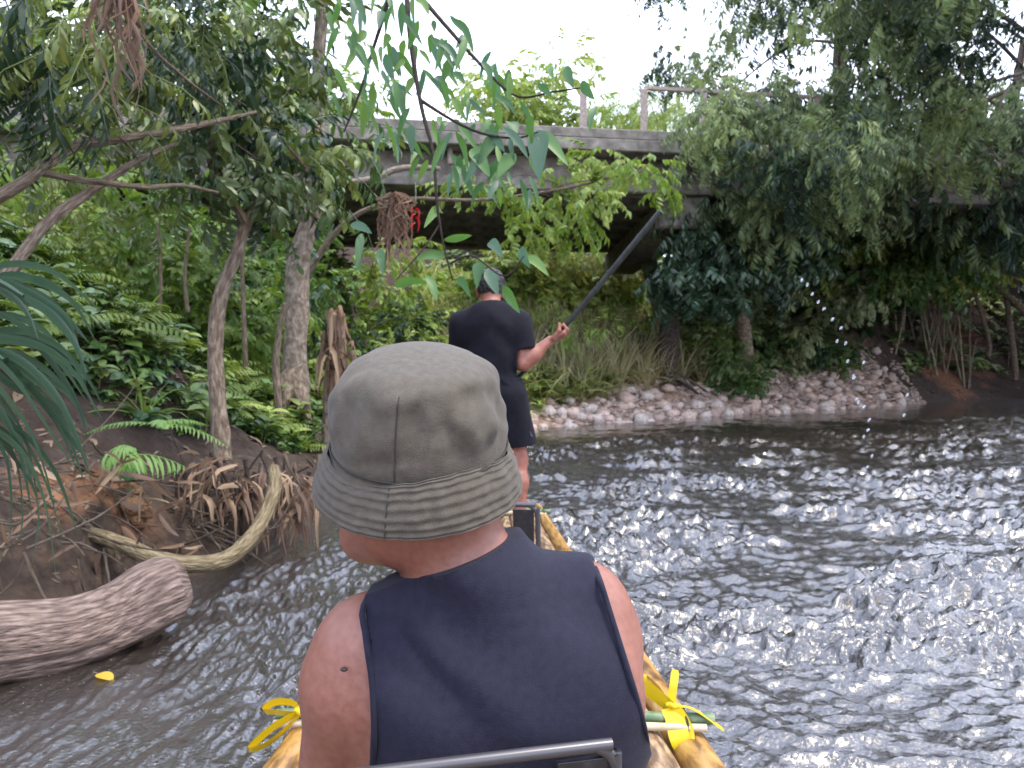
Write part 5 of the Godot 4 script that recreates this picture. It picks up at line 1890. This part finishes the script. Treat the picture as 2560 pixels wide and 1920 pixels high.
	for e in spots:
		var base := on_land(e[1], e[2])
		var r: float = e[3]
		var cl := []
		for i in 11:
			cl.append([base + Vector3(rng.randf_range(-1, 1) * r, rng.randf_range(0.25, 1.5) * r, rng.randf_range(-0.8, 0.8) * r), r * 0.42, 26])
		tree("bush", e[0], [base, base + Vector3(0.05, r * 0.5, 0), base + Vector3(0, r, 0.05)], [0.03, 0.024, 0.012], M.bark, cl, bright_spray, M.thin_leaf, 1.0, e[4], e[5], 5, "bushes on the left slope", "bush")


# ---------------------------------------------------------------- the leafy branch that hangs over the raft

func build_overhead_branch() -> void:
	var b0 := at(1000, -420, 3.6)
	var o := thing("hanging_branch", "leafy branch hanging down in front of the bridge with broad pointed leaves", "branch", b0)
	var stem := func(pts: Array, radii: Array, sd: float) -> void:
		part(o, "twig", tube(pts.map(func(e): return at(e[0], e[1], e[2]) - b0), radii, 26, 7, 0.1, sd), M.dark_bark)
	stem.call([[1000, -420, 3.6], [1010, -150, 3.4], [1022, 60, 3.2], [1050, 250, 3.1], [1082, 380, 3.05], [1092, 500, 3.0], [1108, 610, 3.0], [1132, 700, 3.0]], [0.016, 0.014, 0.011, 0.009, 0.007, 0.006, 0.004, 0.003], 1.0)
	stem.call([[1015, -50, 3.3], [1110, 60, 3.2], [1200, 160, 3.15], [1290, 240, 3.1], [1380, 230, 3.1], [1450, 220, 3.1]], [0.011, 0.009, 0.007, 0.005, 0.004, 0.003], 2.0)
	stem.call([[1050, 250, 3.1], [1130, 300, 3.05], [1210, 335, 3.0], [1290, 345, 3.0], [1345, 330, 3.0]], [0.008, 0.006, 0.005, 0.004, 0.003], 3.0)
	stem.call([[1005, -100, 3.4], [940, 100, 3.5], [900, 230, 3.5], [860, 330, 3.5]], [0.011, 0.008, 0.006, 0.004], 4.0)
	stem.call([[1100, 560, 3.0], [1060, 620, 2.95], [990, 700, 2.9]], [0.004, 0.003, 0.002], 5.0)
	stem.call([[1125, 660, 3.0], [1180, 640, 2.9], [1260, 690, 2.85], [1310, 640, 2.85]], [0.004, 0.003, 0.003, 0.002], 6.0)
	var put := func(a: Vector3, c: Vector3, wide: float, which: int) -> void:
		var bend := a.lerp(c, 0.5) + Vector3(0, a.distance_to(c) * 0.1, 0) + in_ball() * 0.012
		var face := (EYE - a).normalized()
		var side := (c - a).cross(face).normalized() + face * rng.randf_range(-0.7, 0.7)
		part(o, "leaf", blade([a - b0, bend - b0, c - b0], wide, LANCE, 8, side, 0.35, rng.randf_range(-0.4, 0.4)), M.big_leaves[which % 4])
	for e in [[1344, 325, 1348, 450, 30, 3], [1289, 385, 1245, 445, 20, 0], [1277, 305, 1287, 352, 20, 1], [1180, 372, 1224, 442, 22, 0], [1213, 325, 1262, 380, 14, 3], [1137, 415, 1150, 470, 14, 1], [1340, 330, 1420, 415, 20, 0], [1240, 340, 1190, 420, 18, 1],
		[987, 716, 1067, 706, 14, 0], [1067, 688, 1092, 752, 14, 0], [1143, 696, 1178, 745, 13, 1], [1202, 655, 1193, 720, 19, 1], [1222, 672, 1246, 738, 19, 3], [1258, 715, 1300, 783, 16, 0], [894, 640, 898, 680, 10, 1], [949, 640, 957, 690, 11, 1],
		[1302, 620, 1326, 670, 17, 3], [1222, 606, 1258, 644, 16, 3], [905, 584, 892, 674, 12, 1], [948, 622, 962, 684, 13, 1], [876, 562, 930, 584, 13, 3], [1416, 165, 1434, 222, 14, 1], [1454, 203, 1485, 248, 15, 1], [1492, 266, 1474, 332, 10, 1], [1378, 165, 1383, 200, 10, 0], [1344, 212, 1380, 243, 11, 1],
		[1110, 600, 1180, 588, 12, 0], [1100, 520, 1060, 570, 13, 2], [1120, 640, 1040, 650, 13, 0], [1310, 640, 1372, 690, 14, 2]]:
		put.call(at(e[0], e[1], 3.02), at(e[2], e[3], 2.98), e[4] * 3.0 / FOCAL * 0.95, e[5])
	# the rest along the twigs, thickest at the upper left
	for i in 230:
		var px := rng.randf_range(815, 1330)
		var py := rng.randf_range(-40, 480)
		if py > 150 + (px - 800) * 0.62 + 90 or py < (px - 1100) * 0.95:
			continue
		var dd := rng.randf_range(2.9, 3.7)
		var a := at(px, py, dd)
		var c := a + Vector3(rng.randf_range(-0.06, 0.1), -rng.randf_range(0.06, 0.15), rng.randf_range(-0.06, 0.06))
		put.call(a, c, rng.randf_range(0.01, 0.021), i)
	# bundles of dead leaves caught in the branches
	for e in [["bundle of dead brown leaves hanging left of the red flower", 985, 490, 4.4, 0.34, 12], ["pinkish dead palm sheath hanging at the top of the left trees", 295, -80, 3.0, 0.42, 8]]:
		var q0 := at(e[1], e[2], e[3])
		var bunch := thing("dead_leaf_bunch", e[0], "dead leaves", q0, "dead leaves caught in the branches")
		for i in e[5] * 5:
			var sw := Vector3(rng.randf_range(-0.07, 0.07), rng.randf_range(-0.14, 0.06), rng.randf_range(-0.06, 0.06))
			var fall: float = -e[4] * rng.randf_range(0.25, 1.05)
			var kink := Vector3(rng.randf_range(-0.06, 0.06), 0, rng.randf_range(-0.04, 0.04))
			part(bunch, "dead_leaf", blade([sw * 0.4, sw + kink + Vector3(0, fall * 0.35, 0), sw * 1.3 - kink * 0.5 + Vector3(0, fall * 0.7, 0), sw * 1.5 + kink + Vector3(0, fall, 0)], rng.randf_range(0.003, 0.011), STRAP, 9, in_ball() + Vector3(0.2, 0, 0), 0.6, rng.randf_range(-2, 2)), M.dead_leaves[(i % 2) * 2])
	# a spray of yellow-green leaves in front of the bridge's underside
	var y0 := at(1010, 470, 8.4)
	var spray := clump_kind(0.26, 13, 12, 0.34, 0.12, 0.032, HEART, 1.1, 0.6, 31)
	var yl := []
	for e in [[1130, 455, 10], [1230, 470, 10], [1290, 490, 12], [1340, 530, 12], [1395, 500, 12], [1450, 530, 12], [1500, 490, 12], [1545, 470, 12], [1570, 420, 12], [1470, 430, 12], [1380, 445, 12], [1620, 410, 12], [1310, 575, 8], [1380, 585, 8], [1440, 570, 8], [1020, 620, 10], [950, 645, 12], [1500, 390, 8], [1660, 460, 8]]:
		yl.append([at(e[0], e[1], rng.randf_range(7.6, 9.4)), 0.19, e[2]])
	tree("yellow_green_branch", "yellow-green leafy branch spread before the dark underside of the bridge", [at(760, 700, 8.6), at(860, 560, 8.5), at(1000, 500, 8.4), at(1200, 500, 8.4), at(1420, 470, 8.4), at(1620, 420, 8.4)], [0.04, 0.03, 0.022, 0.018, 0.014, 0.008], M.bark, yl, spray, M.thin_leaf, 1.0, BRIGHT_A, BRIGHT_B, 10, "", "branch")
	var fl := thing("red_flower", "red hanging flower spike left of the yellow-green leaves", "flower", at(1038, 520, 6.0))
	part(fl, "stalk", tube([Vector3(0, 0.2, 0), Vector3(0.005, 0.1, 0), Vector3(0, 0.02, 0)], [0.006, 0.005, 0.005], 5, 6), M.green_bamboo)
	for k in 5:
		part(fl, "bract", blade([Vector3(0, 0.03 - k * 0.035, 0), Vector3(0.03 * (1 if k % 2 else -1), -0.0 - k * 0.035, 0.02), Vector3(0.02 * (1 if k % 2 else -1), -0.09 - k * 0.035, 0.02)], 0.014, STRAP, 5, Vector3(0.6, 0, 0.6), 0.4), M.red_flower)
	# the pale bent creeper in front of the girder
	var cr0 := at(880, 455, 11.0)
	var cr := thing("pale_creeper", "pale bent creeper stem crossing in front of the bridge girder", "creeper", cr0)
	part(cr, "stem", tube([Vector3.ZERO, at(940, 446, 11.0) - cr0, at(985, 425, 11.0) - cr0, at(1040, 418, 11.0) - cr0, at(1100, 422, 11.0) - cr0], [0.04, 0.045, 0.045, 0.04, 0.03], 20, 10, 0.1, 1.0), M.pale_bark)


# ---------------------------------------------------------------- the far bank and the trees on the right

func build_far_bank() -> void:
	# stones of the little beach: the nearest one by one, the gravel between them as a mass
	var beach := thing("stone_beach", "bank of pale pinkish stones along the far shore", "beach", on_land(5.0, 17.5))
	beach.set_meta("kind", "structure")
	var rocks := []
	for i in 6:
		rocks.append(rock_mesh(100 + i))
	var made := 0
	var tries := 0
	while made < 290 and tries < 9000:
		tries += 1
		var x := rng.randf_range(0.2, 10.4)
		var d := rng.randf_range(13, 23)
		var s := shore(x, d)
		if s < -0.15 or s > 2.7:
			continue
		if (x < 2.2 and s > 1.0) or (x > 7.0 and s > 1.6):
			continue
		var sc := rng.randf_range(0.07, 0.17) * (1.15 - 0.12 * s)
		part(beach, "stone", rocks[made % 6], M.stones[rng.randi() % 4], Transform3D(Basis(Vector3.UP, rng.randf() * TAU).scaled(Vector3(sc, sc * rng.randf_range(0.8, 1.2), sc)), on_land(x, d) + Vector3(0, sc * 0.25, 0) - beach.position))
		made += 1
	var list := []
	tries = 0
	while list.size() < 6500 and tries < 60000:
		tries += 1
		var x := rng.randf_range(-0.5, 11.0)
		var d := rng.randf_range(12.5, 24)
		var s := shore(x, d)
		if s < -0.25 or s > 3.2 - (1.4 if x < 2.2 or x > 7.5 else 0.0) or fine.get_noise_2d(x * 1.1, d * 1.1) + 0.45 - s * 0.2 < rng.randf_range(-0.3, 0.2):
			continue
		var sc := rng.randf_range(0.02, 0.075)
		var k := rng.randf_range(0.6, 1.25)
		list.append([Transform3D(Basis(Vector3.UP, rng.randf() * TAU).scaled(Vector3(sc, sc * 0.8, sc)), on_land(x, d) + Vector3(0, sc * 0.2, 0) - beach.position), Color(0.42 * k, 0.31 * k, 0.245 * k).lerp(Color(0.3 * k, 0.24 * k, 0.2 * k), rng.randf())])
	var gm := mat(Color.WHITE, 0.9)
	gm.resource_name = "gravel"
	gm.vertex_color_use_as_albedo = true
	var gravel := scatter(beach, "gravel", rocks[2], gm, list)
	gravel.set_meta("kind", "stuff")
	# ground cover
	var up := func(x: float, d: float, s: float) -> bool: return s > (2.7 if x > 2.0 and x < 11 else 0.9) and d > 12.0
	var herb := herb_mesh(10, 0.32, 0.06, OVAL, 0.8, 5, 0.25)
	var grass := herb_mesh(18, 0.75, 0.014, STRAP, 1.15, 6)
	var dry := herb_mesh(14, 0.9, 0.012, STRAP, 1.3, 7)
	cover("bank_plants", "leafy green plants on the slope above the stone beach", herb, M.leaf, 3200, -3, 36, 12, 36, up, 0.6, 1.4, MID_A, Color(0.3, 0.35, 0.16), 0.4)
	cover("bank_grass", "yellowing grass on the slope under the bridge", grass, M.thin_leaf, 1500, -3, 4.2, 13, 27, up, 0.7, 1.5, Color(0.28, 0.36, 0.1), Color(0.45, 0.43, 0.2), 0.2)
	cover("dry_reeds", "dry straw-coloured stalks on the slope under the bridge", dry, M.thin_leaf, 700, -1.5, 4.5, 14, 26, func(x, d, s): return s > 1.2 and s < 9.0, 0.8, 1.7, Color(0.4, 0.34, 0.19), Color(0.52, 0.48, 0.3), 0.1)
	var litter := MB.new()
	add_leaf(litter, Transform3D(), 0.2, 0.035, 0.6, 0.4, OVAL, 4)
	cover("bank_litter", "dead leaves and sticks strewn over the dark right bank", litter.done(), M.dry_leaf, 3800, 8, 34, 18, 34, func(x, d, s): return s > 0.2 and s < 6.0, 0.6, 1.6, Color(0.035, 0.022, 0.018), Color(0.13, 0.085, 0.062), 1.0)
	# fans of dry canes by the water below the bridge
	var cane_leaves := clump_kind(0.4, 10, 9, 0.35, 0.2, 0.012, LANCE, 1.2, 0.3, 33)
	for e in [["fan of dry canes rising from the shore right of the standing man's hand", 1.55, 15.6, 26], ["thin clump of dry canes under the bridge", 0.3, 16.5, 18], ["dry canes leaning over the stones below the pier", 2.9, 17.6, 18]]:
		var c0 := on_land(e[1], e[2], 0.05)
		var fan := thing("cane_clump", e[0], "canes", c0, "dry canes on the far shore")
		for i in e[3]:
			var dir := Vector3(rng.randf_range(-0.7, 0.45), 1.0, rng.randf_range(-0.35, 0.5)).normalized()
			var h := rng.randf_range(1.0, 2.3)
			part(fan, "cane", tube([in_ball() * 0.12, dir * h * 0.5, dir * h + Vector3(dir.x * 0.4, -0.12, dir.z * 0.3)], [0.014, 0.011, 0.005], 6, 5, 0.1, i), M.cane)
		foliage(fan, c0, fill(c0 + Vector3(-0.2, 1.6, 0), Vector3(0.9, 0.5, 0.6), 9, 0.35, 9), cane_leaves, M.thin_leaf, 1.0, BRIGHT_A, BRIGHT_B)
	# the dark bamboo stand and brush on the right bank
	var n0 := on_land(12.4, 22.8)
	var stand := thing("bamboo_stand", "stand of dead upright canes on the dark right bank", "bamboo", n0)
	for i in 34:
		var p := on_land(rng.randf_range(11.0, 13.4), rng.randf_range(22.2, 23.6), 0.1)
		var h := rng.randf_range(1.4, 3.2)
		var lean := Vector3(rng.randf_range(-0.3, 0.25), 1, rng.randf_range(-0.1, 0.25))
		part(stand, "cane", tube([p - n0, p - n0 + lean * h * 0.5 + in_ball() * 0.04, p - n0 + lean * h], [0.03, 0.026, 0.018], 7, 7, 0.1, i), M.cane if i % 2 else M.bark)
	for e in [[2130, 760, 2330, 730, 22.0], [2160, 800, 2240, 750, 22.0]]:
		part(stand, "fallen_cane", tube([at(e[0], e[1], e[4]) - n0, at((e[0] + e[2]) / 2, (e[1] + e[3]) / 2 - 3, e[4]) - n0, at(e[2], e[3], e[4]) - n0], [0.035, 0.03, 0.025], 8, 7, 0.1, e[0]), M.cane)
	var t0 := on_land(15.4, 24.6)
	var snag := thing("dead_brush", "heap of bare dead branches at the far right of the bank", "branches", t0)
	for i in 70:
		var p := on_land(rng.randf_range(13.0, 19.0), rng.randf_range(23.6, 26.5), -0.1)
		var dir := Vector3(rng.randf_range(-1, 1), rng.randf_range(-0.2, 0.9), rng.randf_range(-0.3, 0.7)).normalized()
		var h := rng.randf_range(0.7, 2.4)
		var r := rng.randf_range(0.01, 0.035)
		part(snag, "dead_branch", tube([p - t0, p - t0 + dir * h * 0.5 + in_ball() * 0.25, p - t0 + dir * h + in_ball() * 0.2], [r, r * 0.8, r * 0.35], 8, 6, 0.12, i), M.bark if i % 2 else M.dark_bark)
	var big := at(2330, 640, 23.0)
	part(snag, "fallen_limb", tube([at(2270, 640, 23) - t0, at(2370, 675, 23) - t0, at(2470, 700, 23) - t0, at(2570, 790, 23) - t0], [0.05, 0.07, 0.08, 0.09], 14, 9, 0.12, 9.0), M.bark)
	big = big
	# boards stuck in the bank
	var bo := thing("brown_board", "flat brown board standing upright among the leaves", "board", ground_hit(1923, 845))
	part(bo, "panel", box(Vector3(0.44, 1.5, 0.06), 0.01), M.board, Transform3D(Basis(Vector3.BACK, 0.03), Vector3(0, 0.7, 0)))
	part(bo, "batten", box(Vector3(0.44, 0.09, 0.04), 0.008), M.board, Transform3D(Basis(Vector3.BACK, 0.03), Vector3(0, 1.2, 0.052)))
	var pl := thing("grey_plank", "weathered plank lying slanted right of the brown board", "plank", ground_hit(2045, 838))
	part(pl, "board", box(Vector3(0.8, 0.17, 0.05), 0.01), M.rail, Transform3D(Basis(Vector3.BACK, 0.32), Vector3(0, 0.2, 0.1)))
	var us := thing("upright_plank", "narrow pale plank standing right of the slanted plank", "plank", ground_hit(2092, 830))
	part(us, "board", box(Vector3(0.12, 1.3, 0.05), 0.01), M.rail, Transform3D(Basis(Vector3.BACK, 0.06), Vector3(0, 0.55, 0)))
	var st0 := on_land(3.5, 17.4, 0.1)
	var st := thing("dark_stump", "dark broken tree stump on the mound above the stones", "stump", st0)
	part(st, "stem", tube([Vector3.ZERO, Vector3(-0.02, 0.6, 0), Vector3(0.05, 1.2, 0.05), Vector3(0.0, 1.6, 0)], [0.3, 0.24, 0.24, 0.16], 14, 14, 0.25, 3.0), M.dark_bark)
	for k in 7:
		var a := TAU * k / 7
		part(st, "root", tube([Vector3(cos(a) * 0.15, 0.3, sin(a) * 0.15), Vector3(cos(a) * 0.5, 0.1, sin(a) * 0.4), Vector3(cos(a) * 0.95, -0.15, sin(a) * 0.7)], [0.09, 0.06, 0.02], 8, 8, 0.2, k), M.dark_bark)


func build_right_trees() -> void:
	var hanging := clump_kind(0.62, 46, 12, 0.45, 0.2, 0.036, LANCE, 1.5, 0.9, 41)
	var willow := clump_kind(0.75, 30, 12, 0.55, 0.2, 0.03, LANCE, 1.6, 0.8, 42)
	var round_spray := clump_kind(0.6, 34, 10, 0.4, 0.15, 0.038, OVAL, 1.2, 0.5, 43)
	# the dark tree that leans over the shore right of the bridge
	var b := on_land(5.6, 18.4, 0.1)
	var cl := []
	for e in [[1770, 560, 15.5], [1790, 480, 15.5], [1780, 620, 15.0], [1840, 560, 15.4], [1730, 640, 15.2], [1820, 700, 15.2], [1900, 640, 15.6], [1800, 400, 16.0], [1720, 580, 15.2], [1880, 480, 16.0], [1960, 560, 16.0], [1680, 700, 15.0], [1740, 700, 15.0], [1860, 400, 16.4], [1800, 330, 16.6], [1950, 690, 16.0], [1760, 520, 15.6], [1900, 560, 15.2], [2000, 620, 16.2]]:
		cl.append([at(e[0], e[1], e[2]), 0.62, 34])
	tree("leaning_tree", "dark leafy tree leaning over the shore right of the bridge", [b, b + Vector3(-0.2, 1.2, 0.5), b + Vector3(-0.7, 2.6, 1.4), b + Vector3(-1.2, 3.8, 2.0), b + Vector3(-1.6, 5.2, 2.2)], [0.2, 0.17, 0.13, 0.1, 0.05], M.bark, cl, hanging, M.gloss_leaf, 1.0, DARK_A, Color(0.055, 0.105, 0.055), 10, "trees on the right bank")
	# the tall airy tree whose leaves speckle the sky
	b = on_land(9.0, 21.5, 0.1)
	cl = fill(at(2050, 170, 16.0), Vector3(3.2, 2.7, 2.0), 46, 0.62, 24)
	cl += fill(at(2000, 430, 15.0), Vector3(2.6, 1.2, 1.2), 46, 0.7, 26)
	cl += fill(at(1740, 60, 16.0), Vector3(1.1, 1.4, 1.5), 9, 0.5, 14)
	cl += fill(at(1830, 330, 13.0), Vector3(0.85, 0.6, 0.6), 16, 0.5, 14)
	cl += fill(at(2080, 380, 12.6), Vector3(1.2, 0.6, 0.6), 16, 0.5, 14)
	cl += fill(at(2150, -60, 14.0), Vector3(2.6, 1.2, 1.2), 34, 0.62, 20)
	tree("airy_tree", "tall loose-leaved tree whose crown speckles the sky at upper right", [b, b + Vector3(-0.3, 2.5, 0.4), b + Vector3(-0.2, 5.0, 1.0), b + Vector3(-0.6, 7.5, 1.4), b + Vector3(-0.5, 10.5, 1.6)], [0.3, 0.25, 0.2, 0.15, 0.06], M.dark_bark, cl, willow, M.thin_leaf, 0.9, Color(0.03, 0.06, 0.036), Color(0.25, 0.32, 0.14), 22, "trees on the right bank")
	# the trunk that leans in at the upper right corner
	b = on_land(15.5, 22.5, 0.1)
	cl = fill(at(2450, 150, 14.0), Vector3(2.6, 2.3, 1.8), 38, 0.62, 24)
	cl += fill(at(2400, 420, 16.0), Vector3(2.6, 1.3, 1.3), 46, 0.7, 26)
	cl += fill(at(2460, -20, 12.5), Vector3(1.8, 1.1, 1.2), 30, 0.62, 20)
	tree("corner_tree", "dark leaning trunk and hanging leaves at the upper right corner", [b, b + Vector3(-0.6, 3.0, 2.0), b + Vector3(-1.9, 6.0, 4.0), b + Vector3(-3.4, 8.5, 5.4), b + Vector3(-4.6, 12.0, 6.0)], [0.42, 0.36, 0.3, 0.26, 0.14], M.dark_bark, cl, willow, M.thin_leaf, 0.9, Color(0.025, 0.05, 0.032), Color(0.22, 0.29, 0.13), 16, "trees on the right bank")
	# mixed growth behind and below
	b = on_land(7.4, 21.0, 0.1)
	cl = fill(at(1960, 690, 19.5), Vector3(2.4, 1.0, 1.4), 26, 0.6, 24)
	tree("round_leaved_tree", "pale round-leaved small tree above the stone beach", [b, b + Vector3(0.1, 0.8, 0.2), b + Vector3(-0.1, 1.8, 0.5), b + Vector3(0, 2.8, 0.5)], [0.1, 0.08, 0.06, 0.03], M.bark, cl, round_spray, M.thin_leaf, 1.0, MID_B, Color(0.3, 0.36, 0.2), 8, "trees on the right bank")
	b = on_land(12.5, 24.5, 0.1)
	cl = fill(at(2250, 560, 19.0), Vector3(3.8, 1.2, 1.2), 60, 0.7, 26)
	tree("thicket_tree", "mid-green thicket tree above the dark right bank", [b, b + Vector3(0.2, 1.0, 0.2), b + Vector3(-0.1, 2.4, 0.6), b + Vector3(0, 4.2, 0.6)], [0.16, 0.13, 0.1, 0.05], M.dark_bark, cl, round_spray, M.thin_leaf, 1.0, MID_A, BRIGHT_B, 10, "trees on the right bank")
	b = on_land(17.5, 27.5, 0.1)
	cl = fill(at(2450, 520, 27.0), Vector3(6.0, 2.0, 2.0), 36, 0.9, 26)
	tree("back_tree", "broad green tree filling the gap behind the corner trunk", [b, b + Vector3(0.2, 2.0, 0.2), b + Vector3(-0.1, 5.0, 0.2), b + Vector3(0.3, 9.0, 0.3)], [0.35, 0.3, 0.22, 0.1], M.dark_bark, cl, round_spray, M.leaf, 1.0, MID_A, MID_B, 10, "trees on the right bank")
	# bushes between the stones and the hanging leaves, and beyond the bridge
	var low := clump_kind(0.42, 26, 10, 0.32, 0.16, 0.034, OVAL, 0.9, 0.3, 44)
	for e in [["pale bush above the stones right of the standing man's pole", 4.6, 18.6, 0.8, MID_B, Color(0.32, 0.38, 0.18)], ["light green bush at the foot of the brown board", 6.4, 20.2, 0.85, MID_A, Color(0.34, 0.38, 0.2)], ["grey-green bush left of the slanted plank", 7.6, 20.6, 0.8, DARK_B, Color(0.3, 0.34, 0.18)], ["dark bush at the start of the dark right bank", 9.6, 22.4, 0.9, DARK_A, MID_A],
		["shadowed bush beside the dead canes", 11.0, 23.4, 0.9, DARK_A, MID_A], ["green bush above the dark stump", 3.6, 19.4, 0.7, MID_A, BRIGHT_A], ["leafy bush hiding the foot of the leaning tree", 5.2, 17.7, 0.6, MID_A, Color(0.28, 0.34, 0.14)], ["small grey-green bush among the upper stones", 8.4, 20.6, 0.6, DARK_B, MID_B], ["pale bush beyond the bridge, straight over the raft", 0.6, 25.5, 1.2, BRIGHT_B, Color(0.42, 0.45, 0.2)], ["straw-green bush beyond the bridge, left of the pole", 2.4, 26.0, 1.1, BRIGHT_B, Color(0.45, 0.44, 0.22)],
		["bright bush beyond the bridge behind the standing man", -1.2, 25.0, 1.2, BRIGHT_A, BRIGHT_B], ["tall bright bush beyond the bridge at its right pier", 4.0, 26.5, 1.2, BRIGHT_A, Color(0.4, 0.44, 0.18)]]:
		var base := on_land(e[1], e[2])
		var r: float = e[3]
		cl = []
		for i in 13:
			cl.append([base + Vector3(rng.randf_range(-1.1, 1.1) * r, rng.randf_range(0.15, 1.4) * r, rng.randf_range(-0.7, 0.9) * r), r * 0.5, 20])
		tree("bush", e[0], [base, base + Vector3(0.05, r * 0.5, 0), base + Vector3(0, r, 0.05)], [0.03, 0.024, 0.012], M.bark, cl, low, M.thin_leaf, 1.0, e[4], e[5], 5, "bushes on the far bank", "bush")
	# thin trunks seen through the leaves at the far right
	for e in [["thin grey trunk leaning at the right edge of the view", 2535, 900, 2490, 560, 2440, 250, 0.09], ["second thin trunk left of the leaning one at the right edge", 2470, 840, 2400, 600, 2380, 380, 0.06], ["slanting thin trunk above the dead canes", 2330, 830, 2290, 600, 2270, 430, 0.05]]:
		var p0 := at(e[1], e[2], 23.5)
		var th := thing("thin_tree", e[0], "tree", p0, "thin trunks on the right bank")
		part(th, "trunk", tube([Vector3(0, -0.6, 0), Vector3.ZERO, at(e[3], e[4], 23.5) - p0, at(e[5], e[6], 23.5) - p0], [e[7] * 1.1, e[7], e[7] * 0.85, e[7] * 0.5], 14, 9, 0.12, e[1]), M.bark)
		foliage(th, Vector3.ZERO, fill(at(e[5], e[6], 23.5) - p0, Vector3(1.0, 0.8, 0.8), 6, 0.5, 12), round_spray, M.leaf, 1.0, MID_A, MID_B)


func build_background_trees() -> void:
	var sprayb := clump_kind(0.85, 30, 10, 0.6, 0.26, 0.055, OVAL, 0.9, 0.3, 51)
	var bambo := clump_kind(0.85, 30, 12, 0.7, 0.28, 0.022, LANCE, 1.4, 0.6, 52)
	for e in [["pale tree beyond the bridge, seen over its railing at the middle", 0.5, 30, 6.2, 1320, 270, 30.0, 2.6, 1.8, BRIGHT_A, BRIGHT_B, 22], ["bamboo crown beyond the bridge's right end", 6.5, 29, 6.0, 1640, 330, 28.0, 2.2, 1.6, BRIGHT_A, BRIGHT_B, 24], ["dense tree beyond the bridge's left end", -6.5, 27, 8.0, 790, 300, 27.0, 2.2, 1.8, MID_B, BRIGHT_A, 20],
		["large tree far up the left slope", -9.0, 18, 9.0, 330, 260, 17.0, 3.2, 2.4, MID_B, BRIGHT_B, 34], ["tree on the skyline at the left edge", -13.0, 20, 9.0, -60, 330, 18.0, 3.0, 2.2, MID_B, BRIGHT_B, 26], ["pale bush far up the slope under the bridge", 2.0, 27, 5.0, 1440, 650, 25.0, 2.6, 0.7, Color(0.34, 0.4, 0.14), Color(0.42, 0.44, 0.18), 16], ["tree on the bank outside the right edge", 23.0, 30, 7.0, 3050, 330, 27.0, 4.5, 3.0, MID_A, MID_B, 36], ["tree at the top of the slope right of the bridge", 9.5, 30, 7.0, 1880, 450, 29.0, 3.4, 1.6, MID_B, BRIGHT_B, 26]]:
		var b := on_land(e[1], e[2], 0.1)
		var c := at(e[4], e[5], e[6])
		tree("background_tree", e[0], [b, b.lerp(c, 0.35) + Vector3(0.1, 0, 0), b.lerp(c, 0.75), c], [0.22, 0.18, 0.13, 0.05], M.bark, fill(c, Vector3(e[7], e[8], 1.6), e[11], 0.85, 24), bambo if e[11] == 24 else sprayb, M.thin_leaf, 1.0, e[9], e[10], 8, "trees beyond the bridge and slopes")


func build_small_things() -> void:
	var lf := thing("floating_leaf", "yellow dead leaf floating on the dark water near the log", "leaf", at(262, 1690, 3.0) * Vector3(1, 0, 1) + Vector3(0, 0.012, 0))
	part(lf, "blade", leaf_mesh(0.085, 0.03, 0.3, 0.2, OVAL, 6), leaf_colour("yellow_leaf", Color(0.5, 0.33, 0.04), 0.5, 0.2), Transform3D(Basis(Vector3.UP, 1.2), Vector3(-0.03, 0, 0)))
	part(lf, "stalk", tube([Vector3(-0.05, 0.003, -0.01), Vector3(-0.03, 0.004, 0)], [0.0018, 0.0018], 2, 5), M.dead_leaves[1])
	# drops flung off the pole
	var drop := SphereMesh.new()
	drop.radius = 0.009
	drop.height = 0.03
	drop.radial_segments = 8
	drop.rings = 5
	var list := []
	for e in [[2010, 700], [2022, 712], [2035, 735], [2042, 755], [2058, 772], [2085, 798], [2105, 820], [2096, 853], [2112, 858], [2125, 903], [2160, 906], [2130, 940], [2135, 945], [2142, 998], [2150, 1005], [2155, 1017], [2272, 988], [2260, 1038], [2175, 1050], [2168, 1075], [2165, 1092], [2185, 1140], [2170, 1168], [2165, 1200], [2160, 1240]]:
		list.append([Transform3D(Basis(Vector3.BACK, rng.randf_range(-0.9, -0.3)), at(e[0] + rng.randf_range(-6, 6), e[1], 6.0)), Color(1, 1, 1)])
	var dm := mat(Color(0.95, 0.97, 1.0, 0.25), 0.02)
	dm.resource_name = "water_drop"
	dm.transparency = BaseMaterial3D.TRANSPARENCY_ALPHA
	dm.refraction_enabled = true
	dm.refraction_scale = 0.033
	var sp := scatter(self, "water_spray", drop, dm, list)
	tag(sp, "line of water drops flung through the air over the river", "water drops", "", "stuff")
